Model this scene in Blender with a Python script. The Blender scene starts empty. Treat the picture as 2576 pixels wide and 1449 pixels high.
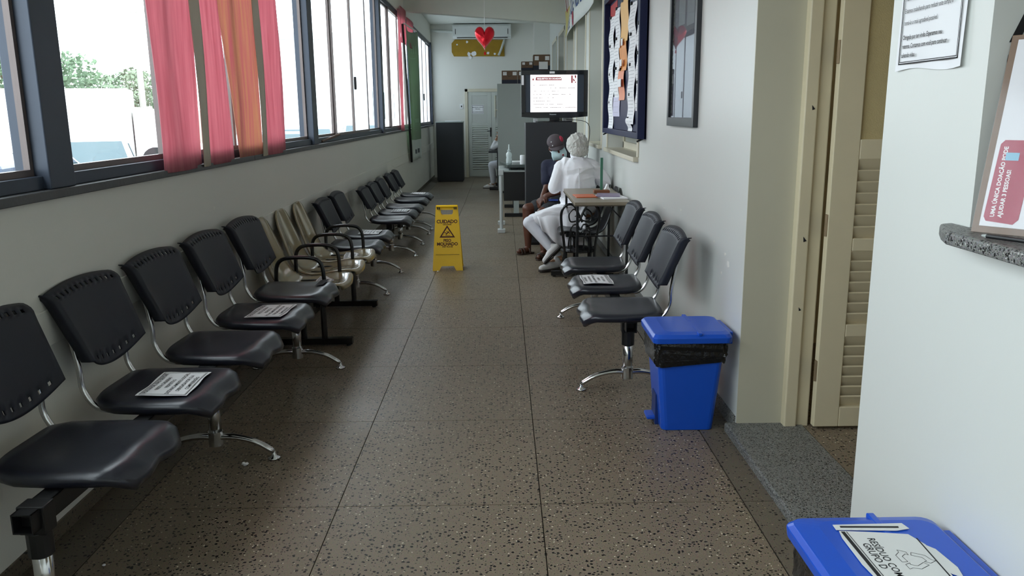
import bpy, bmesh, math, random
from mathutils import Vector, Matrix, Euler
random.seed(7)
SC = bpy.context.scene
COL = SC.collection

# ------------------------------------------------------------------ camera
F_PX, PITCH, ROLL = 2050.0, math.atan(441/2050.0), math.radians(0.5)
YAW = math.atan(21/2050.0*math.cos(PITCH))
cf = Vector((math.sin(YAW)*math.cos(PITCH), math.cos(YAW)*math.cos(PITCH), -math.sin(PITCH)))
cr0 = Vector((math.cos(YAW), -math.sin(YAW), 0)); cu0 = cr0.cross(cf)
cr = cr0*math.cos(ROLL) - cu0*math.sin(ROLL); cu = cr0*math.sin(ROLL) + cu0*math.cos(ROLL)
cam = bpy.data.objects.new('camera', bpy.data.cameras.new('camera')); COL.objects.link(cam)
cam.matrix_world = Matrix(((cr.x, cu.x, -cf.x, 0), (cr.y, cu.y, -cf.y, 0), (cr.z, cu.z, -cf.z, 1.55), (0, 0, 0, 1)))
cam.data.sensor_width = 36; cam.data.lens = F_PX*36/2576; cam.data.clip_start = 0.05; cam.data.clip_end = 400
SC.camera = cam

# ------------------------------------------------------------------ sky, sun, exposure
W = bpy.data.worlds.new('sky'); SC.world = W; W.use_nodes = True
bg = W.node_tree.nodes['Background']; bg.inputs[0].default_value = (0.92, 0.96, 1.0, 1); bg.inputs[1].default_value = 6.5
sun = bpy.data.objects.new('sun', bpy.data.lights.new('sun', 'SUN')); COL.objects.link(sun)
sun.data.energy = 2.5; sun.data.angle = math.radians(3); sun.data.color = (1, .96, .9)
sun.rotation_euler = (math.radians(-12), math.radians(34), 0)       # high, from over the roof: no sun patches indoors
for yc in (-3.4, 0.95, 5.3, 9.65, 14.0, 18.3):                       # portals guide the daylight sampling in each window bay
    l = bpy.data.lights.new('window_portal', 'AREA'); l.shape = 'RECTANGLE'; l.size = 1.95; l.size_y = 4.2
    l.cycles.is_portal = True
    p = bpy.data.objects.new('window_portal', l); COL.objects.link(p)
    p.location = (-1.90, yc, 2.25); p.rotation_euler = (0, math.radians(-90), 0)
SC.view_settings.view_transform = 'Standard'; SC.view_settings.look = 'None'
SC.view_settings.exposure = 0.0; SC.view_settings.gamma = 1.0; SC.view_settings.use_curve_mapping = False
SC.cycles.use_denoising = True; SC.cycles.max_bounces = 10; SC.cycles.diffuse_bounces = 6
SC.cycles.transparent_max_bounces = 16; SC.cycles.sample_clamp_indirect = 6.0
SC.cycles.caustics_reflective = False; SC.cycles.caustics_refractive = False

# ------------------------------------------------------------------ materials
def lin(h):
    h = h.lstrip('#'); o = []
    for i in (0, 2, 4):
        c = int(h[i:i+2], 16)/255
        o.append(c/12.92 if c <= .04045 else ((c+.055)/1.055)**2.4)
    return tuple(o)+(1,)
MATS = {}
def mat(name, col='#808080', rough=.5, metal=0.0, var=.08, scale=6.0, bump=0.0, bscale=60.0, spec=.5, stretch=None,
        trans=0.0, emit=0.0, alpha=None, coat=0.0):
    if name in MATS: return MATS[name]
    m = bpy.data.materials.new(name); m.use_nodes = True; MATS[name] = m
    nt = m.node_tree; N = nt.nodes; L = nt.links; b = N['Principled BSDF']
    c = lin(col) if isinstance(col, str) else tuple(col)+((1,) if len(col) == 3 else ())
    b.inputs['Roughness'].default_value = rough; b.inputs['Metallic'].default_value = metal
    b.inputs['Specular IOR Level'].default_value = spec; b.inputs['Coat Weight'].default_value = coat
    tc = N.new('ShaderNodeTexCoord'); vec = tc.outputs['Object']
    if stretch:
        mp = N.new('ShaderNodeMapping'); mp.inputs['Scale'].default_value = stretch
        L.new(vec, mp.inputs[0]); vec = mp.outputs[0]
    nz = N.new('ShaderNodeTexNoise'); nz.inputs['Scale'].default_value = scale; nz.inputs['Detail'].default_value = 5
    L.new(vec, nz.inputs['Vector'])
    mx = N.new('ShaderNodeMix'); mx.data_type = 'RGBA'
    mx.inputs[6].default_value = tuple(max(0, x*(1-var)) for x in c[:3])+(1,)
    mx.inputs[7].default_value = tuple(min(1, x*(1+var)) for x in c[:3])+(1,)
    L.new(nz.outputs['Fac'], mx.inputs[0]); L.new(mx.outputs[2], b.inputs['Base Color'])
    if bump:
        n2 = N.new('ShaderNodeTexNoise'); n2.inputs['Scale'].default_value = bscale; n2.inputs['Detail'].default_value = 3
        L.new(vec, n2.inputs['Vector'])
        bp = N.new('ShaderNodeBump'); bp.inputs['Strength'].default_value = bump; bp.inputs['Distance'].default_value = .01
        L.new(n2.outputs['Fac'], bp.inputs['Height']); L.new(bp.outputs[0], b.inputs['Normal'])
    if emit:
        L.new(mx.outputs[2], b.inputs['Emission Color']); b.inputs['Emission Strength'].default_value = emit
    if trans:
        t = N.new('ShaderNodeBsdfTranslucent'); L.new(mx.outputs[2], t.inputs[0])
        ms = N.new('ShaderNodeMixShader'); ms.inputs[0].default_value = trans
        L.new(b.outputs[0], ms.inputs[1]); L.new(t.outputs[0], ms.inputs[2]); L.new(ms.outputs[0], N['Material Output'].inputs[0])
    if alpha is not None:
        b.inputs['Alpha'].default_value = alpha
    return m

def glassmat(name, tint=(.93, .97, .98), refl=.06, rough=.02):
    m = bpy.data.materials.new(name); m.use_nodes = True; MATS[name] = m
    nt = m.node_tree; N = nt.nodes; L = nt.links; N.remove(N['Principled BSDF'])
    t = N.new('ShaderNodeBsdfTransparent'); g = N.new('ShaderNodeBsdfGlossy'); g.inputs['Roughness'].default_value = rough
    nz = N.new('ShaderNodeTexNoise'); nz.inputs['Scale'].default_value = 2.0
    mx = N.new('ShaderNodeMix'); mx.data_type = 'RGBA'
    mx.inputs[6].default_value = tuple(x*.97 for x in tint)+(1,); mx.inputs[7].default_value = tint+(1,)
    L.new(nz.outputs['Fac'], mx.inputs[0]); L.new(mx.outputs[2], t.inputs[0])
    ms = N.new('ShaderNodeMixShader'); ms.inputs[0].default_value = refl
    L.new(t.outputs[0], ms.inputs[1]); L.new(g.outputs[0], ms.inputs[2]); L.new(ms.outputs[0], N['Material Output'].inputs[0])
    return m

def terrazzo(name, base, chip, light, scale, frac, rough=.36, dirt=.25):
    m = bpy.data.materials.new(name); m.use_nodes = True; MATS[name] = m
    nt = m.node_tree; N = nt.nodes; L = nt.links; b = N['Principled BSDF']; b.inputs['Specular IOR Level'].default_value = .32
    geo = N.new('ShaderNodeNewGeometry')
    warp = N.new('ShaderNodeTexNoise'); warp.inputs['Scale'].default_value = scale*1.3
    L.new(geo.outputs['Position'], warp.inputs['Vector'])
    add = N.new('ShaderNodeVectorMath'); add.operation = 'MULTIPLY_ADD'
    L.new(warp.outputs['Color'], add.inputs[0]); add.inputs[1].default_value = (.012,)*3; L.new(geo.outputs['Position'], add.inputs[2])
    def chips(sc, thr, fr):
        v = N.new('ShaderNodeTexVoronoi'); v.inputs['Scale'].default_value = sc; L.new(add.outputs[0], v.inputs['Vector'])
        lt = N.new('ShaderNodeMath'); lt.operation = 'LESS_THAN'; lt.inputs[1].default_value = thr; L.new(v.outputs['Distance'], lt.inputs[0])
        sp = N.new('ShaderNodeSeparateColor'); L.new(v.outputs['Color'], sp.inputs[0])
        g = N.new('ShaderNodeMath'); g.operation = 'GREATER_THAN'; g.inputs[1].default_value = 1-fr; L.new(sp.outputs[0], g.inputs[0])
        mu = N.new('ShaderNodeMath'); mu.operation = 'MULTIPLY'; L.new(lt.outputs[0], mu.inputs[0]); L.new(g.outputs[0], mu.inputs[1])
        return mu.outputs[0]
    n1 = N.new('ShaderNodeTexNoise'); n1.inputs['Scale'].default_value = 1.1; n1.inputs['Detail'].default_value = 6
    L.new(geo.outputs['Position'], n1.inputs['Vector'])
    oi = N.new('ShaderNodeObjectInfo')
    ad = N.new('ShaderNodeMath'); ad.operation = 'MULTIPLY_ADD'; ad.inputs[1].default_value = .35
    L.new(oi.outputs['Random'], ad.inputs[0]); L.new(n1.outputs['Fac'], ad.inputs[2])
    bm_ = N.new('ShaderNodeMix'); bm_.data_type = 'RGBA'; c = lin(base)
    bm_.inputs[6].default_value = tuple(x*(1-dirt) for x in c[:3])+(1,); bm_.inputs[7].default_value = c
    L.new(ad.outputs[0], bm_.inputs[0])
    n3 = N.new('ShaderNodeTexNoise'); n3.inputs['Scale'].default_value = scale*3; L.new(geo.outputs['Position'], n3.inputs['Vector'])
    bm2 = N.new('ShaderNodeMix'); bm2.data_type = 'RGBA'; bm2.blend_type = 'OVERLAY'; bm2.inputs[0].default_value = .5
    L.new(bm_.outputs[2], bm2.inputs[6]); L.new(n3.outputs['Color'], bm2.inputs[7])
    hs = N.new('ShaderNodeHueSaturation'); hs.inputs['Saturation'].default_value = .75; L.new(bm2.outputs[2], hs.inputs['Color'])
    m1 = N.new('ShaderNodeMix'); m1.data_type = 'RGBA'; m1.inputs[7].default_value = lin(light)
    L.new(chips(scale*1.15, .24, frac*.5), m1.inputs[0]); L.new(hs.outputs[0], m1.inputs[6])
    m2 = N.new('ShaderNodeMix'); m2.data_type = 'RGBA'; m2.inputs[7].default_value = lin(chip)
    L.new(chips(scale, .35, frac*1.15), m2.inputs[0]); L.new(m1.outputs[2], m2.inputs[6])
    m3 = N.new('ShaderNodeMix'); m3.data_type = 'RGBA'; m3.inputs[7].default_value = lin(chip)
    L.new(chips(scale*1.9, .31, frac*.7), m3.inputs[0]); L.new(m2.outputs[2], m3.inputs[6])
    L.new(m3.outputs[2], b.inputs['Base Color'])
    mr = N.new('ShaderNodeMapRange'); mr.inputs[3].default_value = rough*.8; mr.inputs[4].default_value = rough*1.5
    L.new(n1.outputs['Fac'], mr.inputs[0]); L.new(mr.outputs[0], b.inputs['Roughness'])
    return m

# ------------------------------------------------------------------ mesh helpers
class MB:
    def __init__(s): s.v = []; s.f = []; s.m = []; s.mi = 0
    def add(s, vs, fs):
        o = len(s.v); s.v += [tuple(p) for p in vs]
        s.f += [tuple(i+o for i in f) for f in fs]; s.m += [s.mi]*len(fs); return s
    def box(s, x0, y0, z0, x1, y1, z1):
        return s.add([(x0, y0, z0), (x1, y0, z0), (x1, y1, z0), (x0, y1, z0), (x0, y0, z1), (x1, y0, z1), (x1, y1, z1), (x0, y1, z1)],
                     [(0, 3, 2, 1), (4, 5, 6, 7), (0, 1, 5, 4), (1, 2, 6, 5), (2, 3, 7, 6), (3, 0, 4, 7)])
    def obox(s, c, h, rot=None):
        R = rot if rot is not None else Matrix.Identity(3); c = Vector(c)
        P = [c + R @ Vector((sx*h[0], sy*h[1], sz*h[2])) for sz in (-1, 1) for sx, sy in ((-1, -1), (1, -1), (1, 1), (-1, 1))]
        return s.add(P, [(0, 3, 2, 1), (4, 5, 6, 7), (0, 1, 5, 4), (1, 2, 6, 5), (2, 3, 7, 6), (3, 0, 4, 7)])
    def bar(s, a, b, w, h, up=(0, 0, 1)):
        a = Vector(a); b = Vector(b); d = (b-a); L = d.length; d.normalize(); u = Vector(up)
        if abs(d.dot(u)) > .98: u = Vector((1, 0, 0))
        x = d.cross(u).normalized(); z = x.cross(d)
        return s.obox((a+b)/2, (w/2, L/2, h/2), Matrix((x, d, z)).transposed())
    def prism(s, poly, axis, a, b):
        n = len(poly)
        def P(p, t):
            return {'x': (t, p[0], p[1]), 'y': (p[0], t, p[1]), 'z': (p[0], p[1], t)}[axis]
        vs = [P(p, a) for p in poly]+[P(p, b) for p in poly]
        fs = [tuple(range(n))[::-1], tuple(range(n, 2*n))]+[(i, (i+1) % n, n+(i+1) % n, n+i) for i in range(n)]
        return s.add(vs, fs)
    def tube(s, pts, r, n=8, closed=False, flat=1.0):
        P = [Vector(p) for p in pts]; k = len(P); rs = r if isinstance(r, (list, tuple)) else [r]*k
        vs = []; prev = None
        for i in range(k):
            if closed: t = P[(i+1) % k]-P[i-1]
            else: t = P[min(i+1, k-1)]-P[max(i-1, 0)]
            t.normalize()
            if prev is None:
                prev = t.orthogonal().normalized() if abs(t.z) > .9 else t.cross(Vector((0, 0, 1))).normalized()
            x = (prev - t*prev.dot(t)).normalized(); prev = x; y = t.cross(x)
            for j in range(n):
                a = 2*math.pi*j/n; vs.append(P[i]+x*math.cos(a)*rs[i]+y*math.sin(a)*rs[i]*flat)
        fs = []
        for i in range(k if closed else k-1):
            i2 = (i+1) % k
            for j in range(n): fs.append((i*n+j, i*n+(j+1) % n, i2*n+(j+1) % n, i2*n+j))
        if not closed: fs += [tuple(range(n))[::-1], tuple((k-1)*n+j for j in range(n))]
        return s.add(vs, fs)
    def lathe(s, prof, n=20, c=(0, 0, 0), sx=1, sy=1):
        vs = []; k = len(prof)
        for r, z in prof:
            for j in range(n):
                a = 2*math.pi*j/n; vs.append((c[0]+r*sx*math.cos(a), c[1]+r*sy*math.sin(a), c[2]+z))
        fs = [(i*n+j, i*n+(j+1) % n, (i+1)*n+(j+1) % n, (i+1)*n+j) for i in range(k-1) for j in range(n)]
        fs += [tuple(range(n))[::-1], tuple((k-1)*n+j for j in range(n))]
        return s.add(vs, fs)
    def ell(s, c, r, n=14, m=8, rot=None):
        R = rot if rot is not None else Matrix.Identity(3); c = Vector(c); vs = [c+R @ Vector((0, 0, -r[2]))]
        for i in range(1, m):
            t = -math.pi/2+math.pi*i/m
            for j in range(n):
                a = 2*math.pi*j/n
                vs.append(c+R @ Vector((r[0]*math.cos(t)*math.cos(a), r[1]*math.cos(t)*math.sin(a), r[2]*math.sin(t))))
        vs.append(c+R @ Vector((0, 0, r[2]))); e = len(vs)-1
        fs = [(0, 1+(j+1) % n, 1+j) for j in range(n)]
        for i in range(m-2):
            for j in range(n):
                a = 1+i*n; fs.append((a+j, a+(j+1) % n, a+n+(j+1) % n, a+n+j))
        a = 1+(m-2)*n; fs += [(a+j, a+(j+1) % n, e) for j in range(n)]
        return s.add(vs, fs)
    def cap(s, a, b, ra, rb, n=12):
        a = Vector(a); b = Vector(b); d = (b-a); L = max(d.length, 1e-5); d.normalize()
        pts = []; rs = []
        for i in range(5):
            t = math.pi/2*(i/4); pts.append(a-d*ra*math.cos(t)); rs.append(max(ra*math.sin(t), ra*.05))
        for i in range(5):
            t = math.pi/2*(1-i/4); pts.append(b+d*rb*math.cos(t)); rs.append(max(rb*math.sin(t), rb*.05))
        return s.tube(pts, rs, n)
    def grid(s, fn, nu, nv, skip=None):
        vs = [fn(i/(nu-1), j/(nv-1)) for j in range(nv) for i in range(nu)]
        fs = [(j*nu+i, j*nu+i+1, (j+1)*nu+i+1, (j+1)*nu+i) for j in range(nv-1) for i in range(nu-1) if not (skip and skip(i, j))]
        return s.add(vs, fs)
    def merge(s, me, M=None):
        M = M or Matrix.Identity(4)
        return s.add([M @ v.co for v in me.vertices], [tuple(p.vertices) for p in me.polygons])
    def mesh(s, name, mats, smooth=False, fix=True):
        me = bpy.data.meshes.new(name); me.from_pydata(s.v, [], s.f)
        for m in (mats if isinstance(mats, (list, tuple)) else [mats]): me.materials.append(m)
        if len(me.polygons) == len(s.m): me.polygons.foreach_set('material_index', s.m)
        if fix:
            b = bmesh.new(); b.from_mesh(me); bmesh.ops.recalc_face_normals(b, faces=b.faces); b.to_mesh(me); b.free()
        if smooth: me.polygons.foreach_set('use_smooth', [True]*len(me.polygons))
        me.update(); return me
    def build(s, name, mats, parent=None, smooth=False, bev=0, loc=(0, 0, 0), solid=0, sub=0, fix=True, seg=2):
        return link(name, s.mesh(name, mats, smooth, fix), parent, loc, bev=bev, solid=solid, sub=sub, seg=seg, smooth=smooth)

def link(name, me, parent=None, loc=(0, 0, 0), rot=(0, 0, 0), bev=0, solid=0, sub=0, seg=2, smooth=False):
    o = bpy.data.objects.new(name, me); COL.objects.link(o); o.location = loc; o.rotation_euler = rot
    if parent is not None: o.parent = parent
    if solid:
        q = o.modifiers.new('solid', 'SOLIDIFY'); q.thickness = solid; q.offset = 0
    if bev:
        q = o.modifiers.new('bevel', 'BEVEL'); q.width = bev; q.segments = seg; q.limit_method = 'ANGLE'; q.angle_limit = math.radians(40)
    if sub:
        q = o.modifiers.new('sub', 'SUBSURF'); q.levels = sub; q.render_levels = sub
    return o
def tag(o, label, cat, group=None, kind=None):
    if label: o['label'] = label
    if cat: o['category'] = cat
    if group: o['group'] = group
    if kind: o['kind'] = kind
    return o
def thing(name, label, cat, loc=(0, 0, 0), rz=0, group=None):
    o = bpy.data.objects.new(name, None); COL.objects.link(o); o.location = loc; o.rotation_euler = (0, 0, rz)
    o.empty_display_size = .1
    return tag(o, label, cat, group)
def struct(o): o['kind'] = 'structure'; return o
def root(name, kind='structure', loc=(0, 0, 0)):
    o = bpy.data.objects.new(name, None); COL.objects.link(o); o.location = loc; o['kind'] = kind; return o
def text_mesh(lines, bold=0.0, shear=0.0, space=1.0):
    """lines: (text, size, x, y, align) -> MB of flat letters in the XY plane"""
    mb = MB()
    for t, size, x, y, al in lines:
        cu_ = bpy.data.curves.new('t', 'FONT'); cu_.body = t; cu_.size = size; cu_.align_x = al; cu_.offset = bold*size
        cu_.shear = shear; cu_.space_character = space; cu_.resolution_u = 2 if size < .1 else 6
        o = bpy.data.objects.new('t', cu_); COL.objects.link(o)
        dg = bpy.context.evaluated_depsgraph_get(); me = bpy.data.meshes.new_from_object(o.evaluated_get(dg))
        mb.merge(me, Matrix.Translation((x, y, 0)))
        bpy.data.objects.remove(o); bpy.data.curves.remove(cu_); bpy.data.meshes.remove(me)
    return mb
def xf(mb, M):
    mb.v = [tuple(M @ Vector(p)) for p in mb.v]; return mb
def frame_mat(o, ex, ey, ez=None):
    """4x4 with columns ex, ey, ez placed at o"""
    ex = Vector(ex).normalized(); ey = Vector(ey).normalized(); ez = Vector(ez).normalized() if ez else ex.cross(ey)
    return Matrix(((ex.x, ey.x, ez.x, o[0]), (ex.y, ey.y, ez.y, o[1]), (ex.z, ey.z, ez.z, o[2]), (0, 0, 0, 1)))
def lerp_list(t, xs, ys):
    for i in range(len(xs)-1):
        if t <= xs[i+1]:
            k = (t-xs[i])/(xs[i+1]-xs[i]); k = min(1, max(0, k)); k = k*k*(3-2*k)*.5+k*.5
            return ys[i]+(ys[i+1]-ys[i])*k
    return ys[-1]
def blob(mb, name, material, parent=None, voxel=.008, smooth=4, loc=(0, 0, 0)):
    me = mb.mesh(name, material); o = bpy.data.objects.new(name, me); COL.objects.link(o)
    q = o.modifiers.new('r', 'REMESH'); q.mode = 'VOXEL'; q.voxel_size = voxel; q.use_smooth_shade = True
    q = o.modifiers.new('s', 'SMOOTH'); q.iterations = smooth; q.factor = .5
    dg = bpy.context.evaluated_depsgraph_get(); me2 = bpy.data.meshes.new_from_object(o.evaluated_get(dg))
    me2.polygons.foreach_set('use_smooth', [True]*len(me2.polygons))
    o.modifiers.clear(); o.data = me2; bpy.data.meshes.remove(me); me2.name = name
    if not me2.materials: me2.materials.append(material)
    if parent is not None: o.parent = parent
    o.location = loc
    return o

def folds(o, amp, seed, dirs):
    """soft cloth creases: ridged waves pushed along the normals"""
    r = random.Random(seed); K = [(Vector(d).normalized()*f, r.uniform(0, 6.28), a) for d, f, a in dirs]
    vs = o.data.vertices; nn = [v.normal.copy() for v in vs]
    for v, n in zip(vs, nn):
        p = v.co; w = 0.0
        for k, ph, a in K:
            q = p.dot(k)+ph+1.3*math.sin(p.x*9+p.z*7+ph)+.8*math.sin(p.y*13-p.z*11)
            w += a*((1-abs(math.sin(q)))**2-.05)
        v.co = p+n*(max(0, w)*amp*(.45+.55*math.sin(p.z*11+p.x*8+seed)))
    o.data.update()
# palette
WALL = mat('wall_paint', '#dcdbd4', .55, var=.035, scale=1.6, bump=.04, bscale=90, spec=.35)
WALL_R = mat('wall_paint_gloss', '#d6d8d3', .34, var=.03, scale=1.4, bump=.03, bscale=25, spec=.5)
CEIL = mat('ceiling_paint', '#d3d6cf', .7, var=.03)
TRIM = mat('cream_paint', '#d3ccb8', .4, var=.05, scale=9, bump=.05, bscale=40)
DOORM = mat('cream_door_paint', '#d0c4a6', .38, var=.05, scale=7, bump=.03, bscale=50)
GREYPAINT = mat('grey_paint', '#c6cac3', .45, var=.04)
ALU = mat('dark_frame_metal', '#39414f', .42, metal=.2, var=.12, scale=9)
SILLM = mat('sill_slate', '#4d4e50', .5, var=.22, scale=14, bump=.1)
GLASS = glassmat('window_glass')
FROST = mat('frosted_glass', '#c6d2d9', .5, var=.03, trans=.75)
TERR = terrazzo('terrazzo', '#7d6b52', '#120f0d', '#c4b9a2', 62, .34)
TERRD = terrazzo('terrazzo_border', '#6a5d4a', '#15120f', '#8f826a', 62, .2, dirt=.4)
GRAN = terrazzo('granite', '#7a7a76', '#1c1c1c', '#b4b4ae', 105, .75, rough=.4, dirt=.15)
JOINT = mat('floor_joint', '#2a2520', .7, var=.15)
NAVYPL = mat('black_plastic', '#1f212b', .28, var=.12, scale=20, bump=.05, bscale=350, spec=.55)
BACKPL = mat('matte_black_plastic', '#1f212b', .5, var=.12, scale=20, bump=.05, bscale=350, spec=.35)
BLACKM = mat('black_metal', '#141416', .42, var=.15, spec=.5)
BLACKT = mat('black_tube_paint', '#0e0e10', .25, var=.15, spec=.6)
CHROME = mat('chrome', '#c9c9c9', .16, metal=1.0, var=.12, scale=25)
BEIGE = mat('beige_fiberglass', '#988b6c', .16, var=.07, scale=11, spec=.6, coat=.3)
PAPER = mat('white_paper', '#eeeef0', .8, var=.02)
INK = mat('black_ink', '#17171a', .7, var=.1)
BLUEP = mat('blue_plastic', '#1450c0', .3, var=.05, scale=5, spec=.5)
BAG = mat('bin_bag', '#0a0a0c', .18, var=.2, bump=.6, bscale=40, spec=.7)
YEL = mat('yellow_plastic', '#eec00a', .35, var=.06, scale=5)
DKRED = mat('dark_red_print', '#4c1713', .6, var=.1)
DARKCAB = mat('charcoal_laminate', '#25272b', .5, var=.06, scale=3)
GREYCAB = mat('grey_metal', '#9fa6a3', .45, var=.04, scale=2)

# ================================================================== THE SETTING
XL, XR, YF, YB, ZC = -1.69, 1.14, 20.3, -5.6, 3.62
# ---- floor: terrazzo slabs with open joints over a dark bed
floor = root('floor')
MB().box(-1.86, YB-.2, -.12, 1.5, YF+.2, -.012).build('floor_bed', JOINT, floor)
g = .004
slab_me = MB().box(-.41+g/2, -.465+g/2, -.03, .41-g/2, .465-g/2, 0).mesh('slab', TERR)
rows = [3.04+.93*k for k in range(-10, 19)]
for y0 in rows:
    for x0 in (-1.50, -.68, .14):
        if y0+.93 > YF+.9 or y0 < YB-1: continue
        link('slab', slab_me, floor, (x0+.41, y0+.465, 0))
stripL = MB().box(XL-.1, -.465+g/2, -.03, -1.502, .465-g/2, 0).mesh('border_strip', TERRD)
stripR = MB().box(.964, -.465+g/2, -.03, 1.16, .465-g/2, 0).mesh('border_strip', TERRD)
for y0 in rows:
    if y0 < YB-1 or y0+.93 > YF+.9: continue
    link('border_strip', stripL, floor, (0, y0+.465, 0)); link('border_strip', stripR, floor, (0, y0+.465, 0))

# ---- ceiling, dropped beam
struct(MB().box(-2.15, YB-.2, ZC, 4.2, YF+.25, ZC+.15).build('ceiling', CEIL))
bm_ = MB(); bm_.prism([(XL-.02, 3.285), (XR+.02, 3.055), (XR+.02, ZC+.02), (XL-.02, ZC+.02)], 'y', 14.8, 15.0)
struct(bm_.build('trim_1', CEIL, bev=.006))

# ---- left wall: solid below the sill, solid above the window heads
wl = root('wall_left')
MB().box(XL-.17, YB-.2, -.5, XL, YF+.2, 1.25).build('lower_wall', WALL, wl)
MB().box(XL-.17, YB-.2, 3.2, XL, YF+.2, ZC+.02).build('upper_wall', WALL, wl)
struct(MB().box(XL-.01, YB, .72, XL+.010, YF, .855).build('trim_2', WALL, bev=.003))
sl = root('trim_3')
for k in range(7):
    MB().box(XL-.2, YB+3.72*k+.002, 1.25, XL+.025, YB+3.72*(k+1)-.002, 1.285).build('sill_slab', SILLM, sl, bev=.004)
# paint flakes knocked off by the chair backs
fl_m = mat('bare_plaster', '#e4e2da', .9, var=.1)
for k, (y, z, s, x, sg) in enumerate(((4.77, 1.02, .05, XL, 1), (4.70, 1.01, .03, XL, 1), (3.7, .86, .03, XL, 1), (2.45, 1.0, .04, XL, 1), (8.4, .93, .035, XL, 1),
                      (4.06, .79, .05, XR, -1), (4.12, .83, .03, XR, -1), (5.05, .80, .03, XR, -1), (5.2, .93, .03, XR, -1), (4.35, .86, .022, XR, -1), (4.18, .72, .02, XR, -1), (5.75, .88, .02, XR, -1))):
    mb = MB(); pts = [(y+s*random.uniform(.4, 1)*math.cos(a)*.8, z+s*random.uniform(.3, .8)*math.sin(a)*.5) for a in [j*math.pi/4 for j in range(8)]]
    mb.prism(pts, 'x', x-.001*sg, x+.0012*sg)
    mb.build('chipped_patch', fl_m, wl)

# ---- window bays
POSTS = [-5.55, -1.2, 3.15, 7.5, 11.85, 16.2, 20.26]
GX = XL-.045
for i in range(6):
    y0, y1 = POSTS[i]+.09, POSTS[i+1]-.09
    w = root('window_%d' % (i+1))
    MB().box(GX-.05, y0-.02, 1.285, GX+.03, y1+.02, 1.335).build('bottom_rail', ALU, w, bev=.003)
    MB().box(GX-.05, y0-.02, 3.13, GX+.03, y1+.02, 3.2).build('head_rail', ALU, w, bev=.003)
    if i == 0: MB().box(GX-.07, POSTS[0]-.09, 1.285, XL+.012, POSTS[0]+.09, 3.2).build('post', ALU, w, bev=.004)
    MB().box(GX-.07, POSTS[i+1]-.09, 1.285, XL+.012, POSTS[i+1]+(.04 if i == 5 else .09), 3.2).build('post', ALU, w, bev=.004)
    cuts = [y0, y0+1.02, (y0+y1)/2, y1-1.02, y1]
    for k in range(4):
        a, b = cuts[k], cuts[k+1]; xg = GX+(.012 if k in (1, 2) else -.012)
        fr = (i == 5) or (i == 3 and k == 2)
        sash = MB()
        for yy in ((a, a+.022), (b-.022, b)): sash.box(xg-.012, yy[0], 1.335, xg+.012, yy[1], 3.13)
        sash.box(xg-.012, a+.022, 1.335, xg+.012, b-.022, 1.36); sash.box(xg-.012, a+.022, 3.105, xg+.012, b-.022, 3.13)
        so = sash.build('sash_frame', mat('sash_frame_paint', '#6b605e', .4, metal=.3, var=.15), w)
        if fr: MB().add([(xg, a+.02, 1.358), (xg, b-.02, 1.358), (xg, b-.02, 3.107), (xg, a+.02, 3.107)], [(0, 1, 2, 3)]).build('pane', FROST, so)
        else: MB().box(xg-.002, a+.020, 1.358, xg+.002, b-.020, 3.107).build('pane', GLASS, so)
    if i >= 3:
        h = MB(); h.prism([(cuts[2]+.10+.028*math.cos(t*math.pi/6)*(.8), 1.9+.09*max(-.8, min(.8, math.sin(t*math.pi/6)))) for t in range(12)], 'x', GX+.02, GX+.045)
        h.build('handle', BLACKM, w, bev=.004)
    if i == 3:
        MB().tube([(GX+.03, 7.82, 1.30), (GX+.04, 8.66, 1.345)], .012, 6).build('stay_bar', mat('brown_wood', '#5a4030', .6, var=.2), w)

# ---- red blind panels over the second bay, and by the banner
REDF = bpy.data.materials.new('red_blind_cloth'); REDF.use_nodes = True
def red_cloth(m, c1, c2, tr):
    nt = m.node_tree; N = nt.nodes; L = nt.links; b = N['Principled BSDF']; b.inputs['Roughness'].default_value = .75
    tc = N.new('ShaderNodeTexCoord'); mp = N.new('ShaderNodeMapping'); mp.inputs['Scale'].default_value = (9, 9, .7)
    L.new(tc.outputs['Object'], mp.inputs[0]); nz = N.new('ShaderNodeTexNoise'); nz.inputs['Scale'].default_value = 3; nz.inputs['Detail'].default_value = 7
    L.new(mp.outputs[0], nz.inputs['Vector']); cr_ = N.new('ShaderNodeValToRGB')
    cr_.color_ramp.elements[0].position = .3; cr_.color_ramp.elements[0].color = lin(c1); cr_.color_ramp.elements[1].position = .62; cr_.color_ramp.elements[1].color = lin(c2)
    L.new(nz.outputs['Fac'], cr_.inputs[0]); L.new(cr_.outputs[0], b.inputs['Base Color'])
    t = N.new('ShaderNodeBsdfTranslucent'); L.new(cr_.outputs[0], t.inputs[0]); ms = N.new('ShaderNodeMixShader'); ms.inputs[0].default_value = tr
    L.new(b.outputs[0], ms.inputs[1]); L.new(t.outputs[0], ms.inputs[2]); L.new(ms.outputs[0], N['Material Output'].inputs[0])
red_cloth(REDF, '#d08d97', '#e0a4ac', .6)
REDO = bpy.data.materials.new('faded_orange_blind_cloth'); REDO.use_nodes = True; red_cloth(REDO, '#d08d97', '#d6ad94', .6)
CREAMS = mat('cream_strip', '#cfc5b4', .6, var=.08)
bl = thing('window_blind', 'red cloth panel blind with cream strips over the window', 'blind', (XL+.02, 5.24, 1.27))
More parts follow.
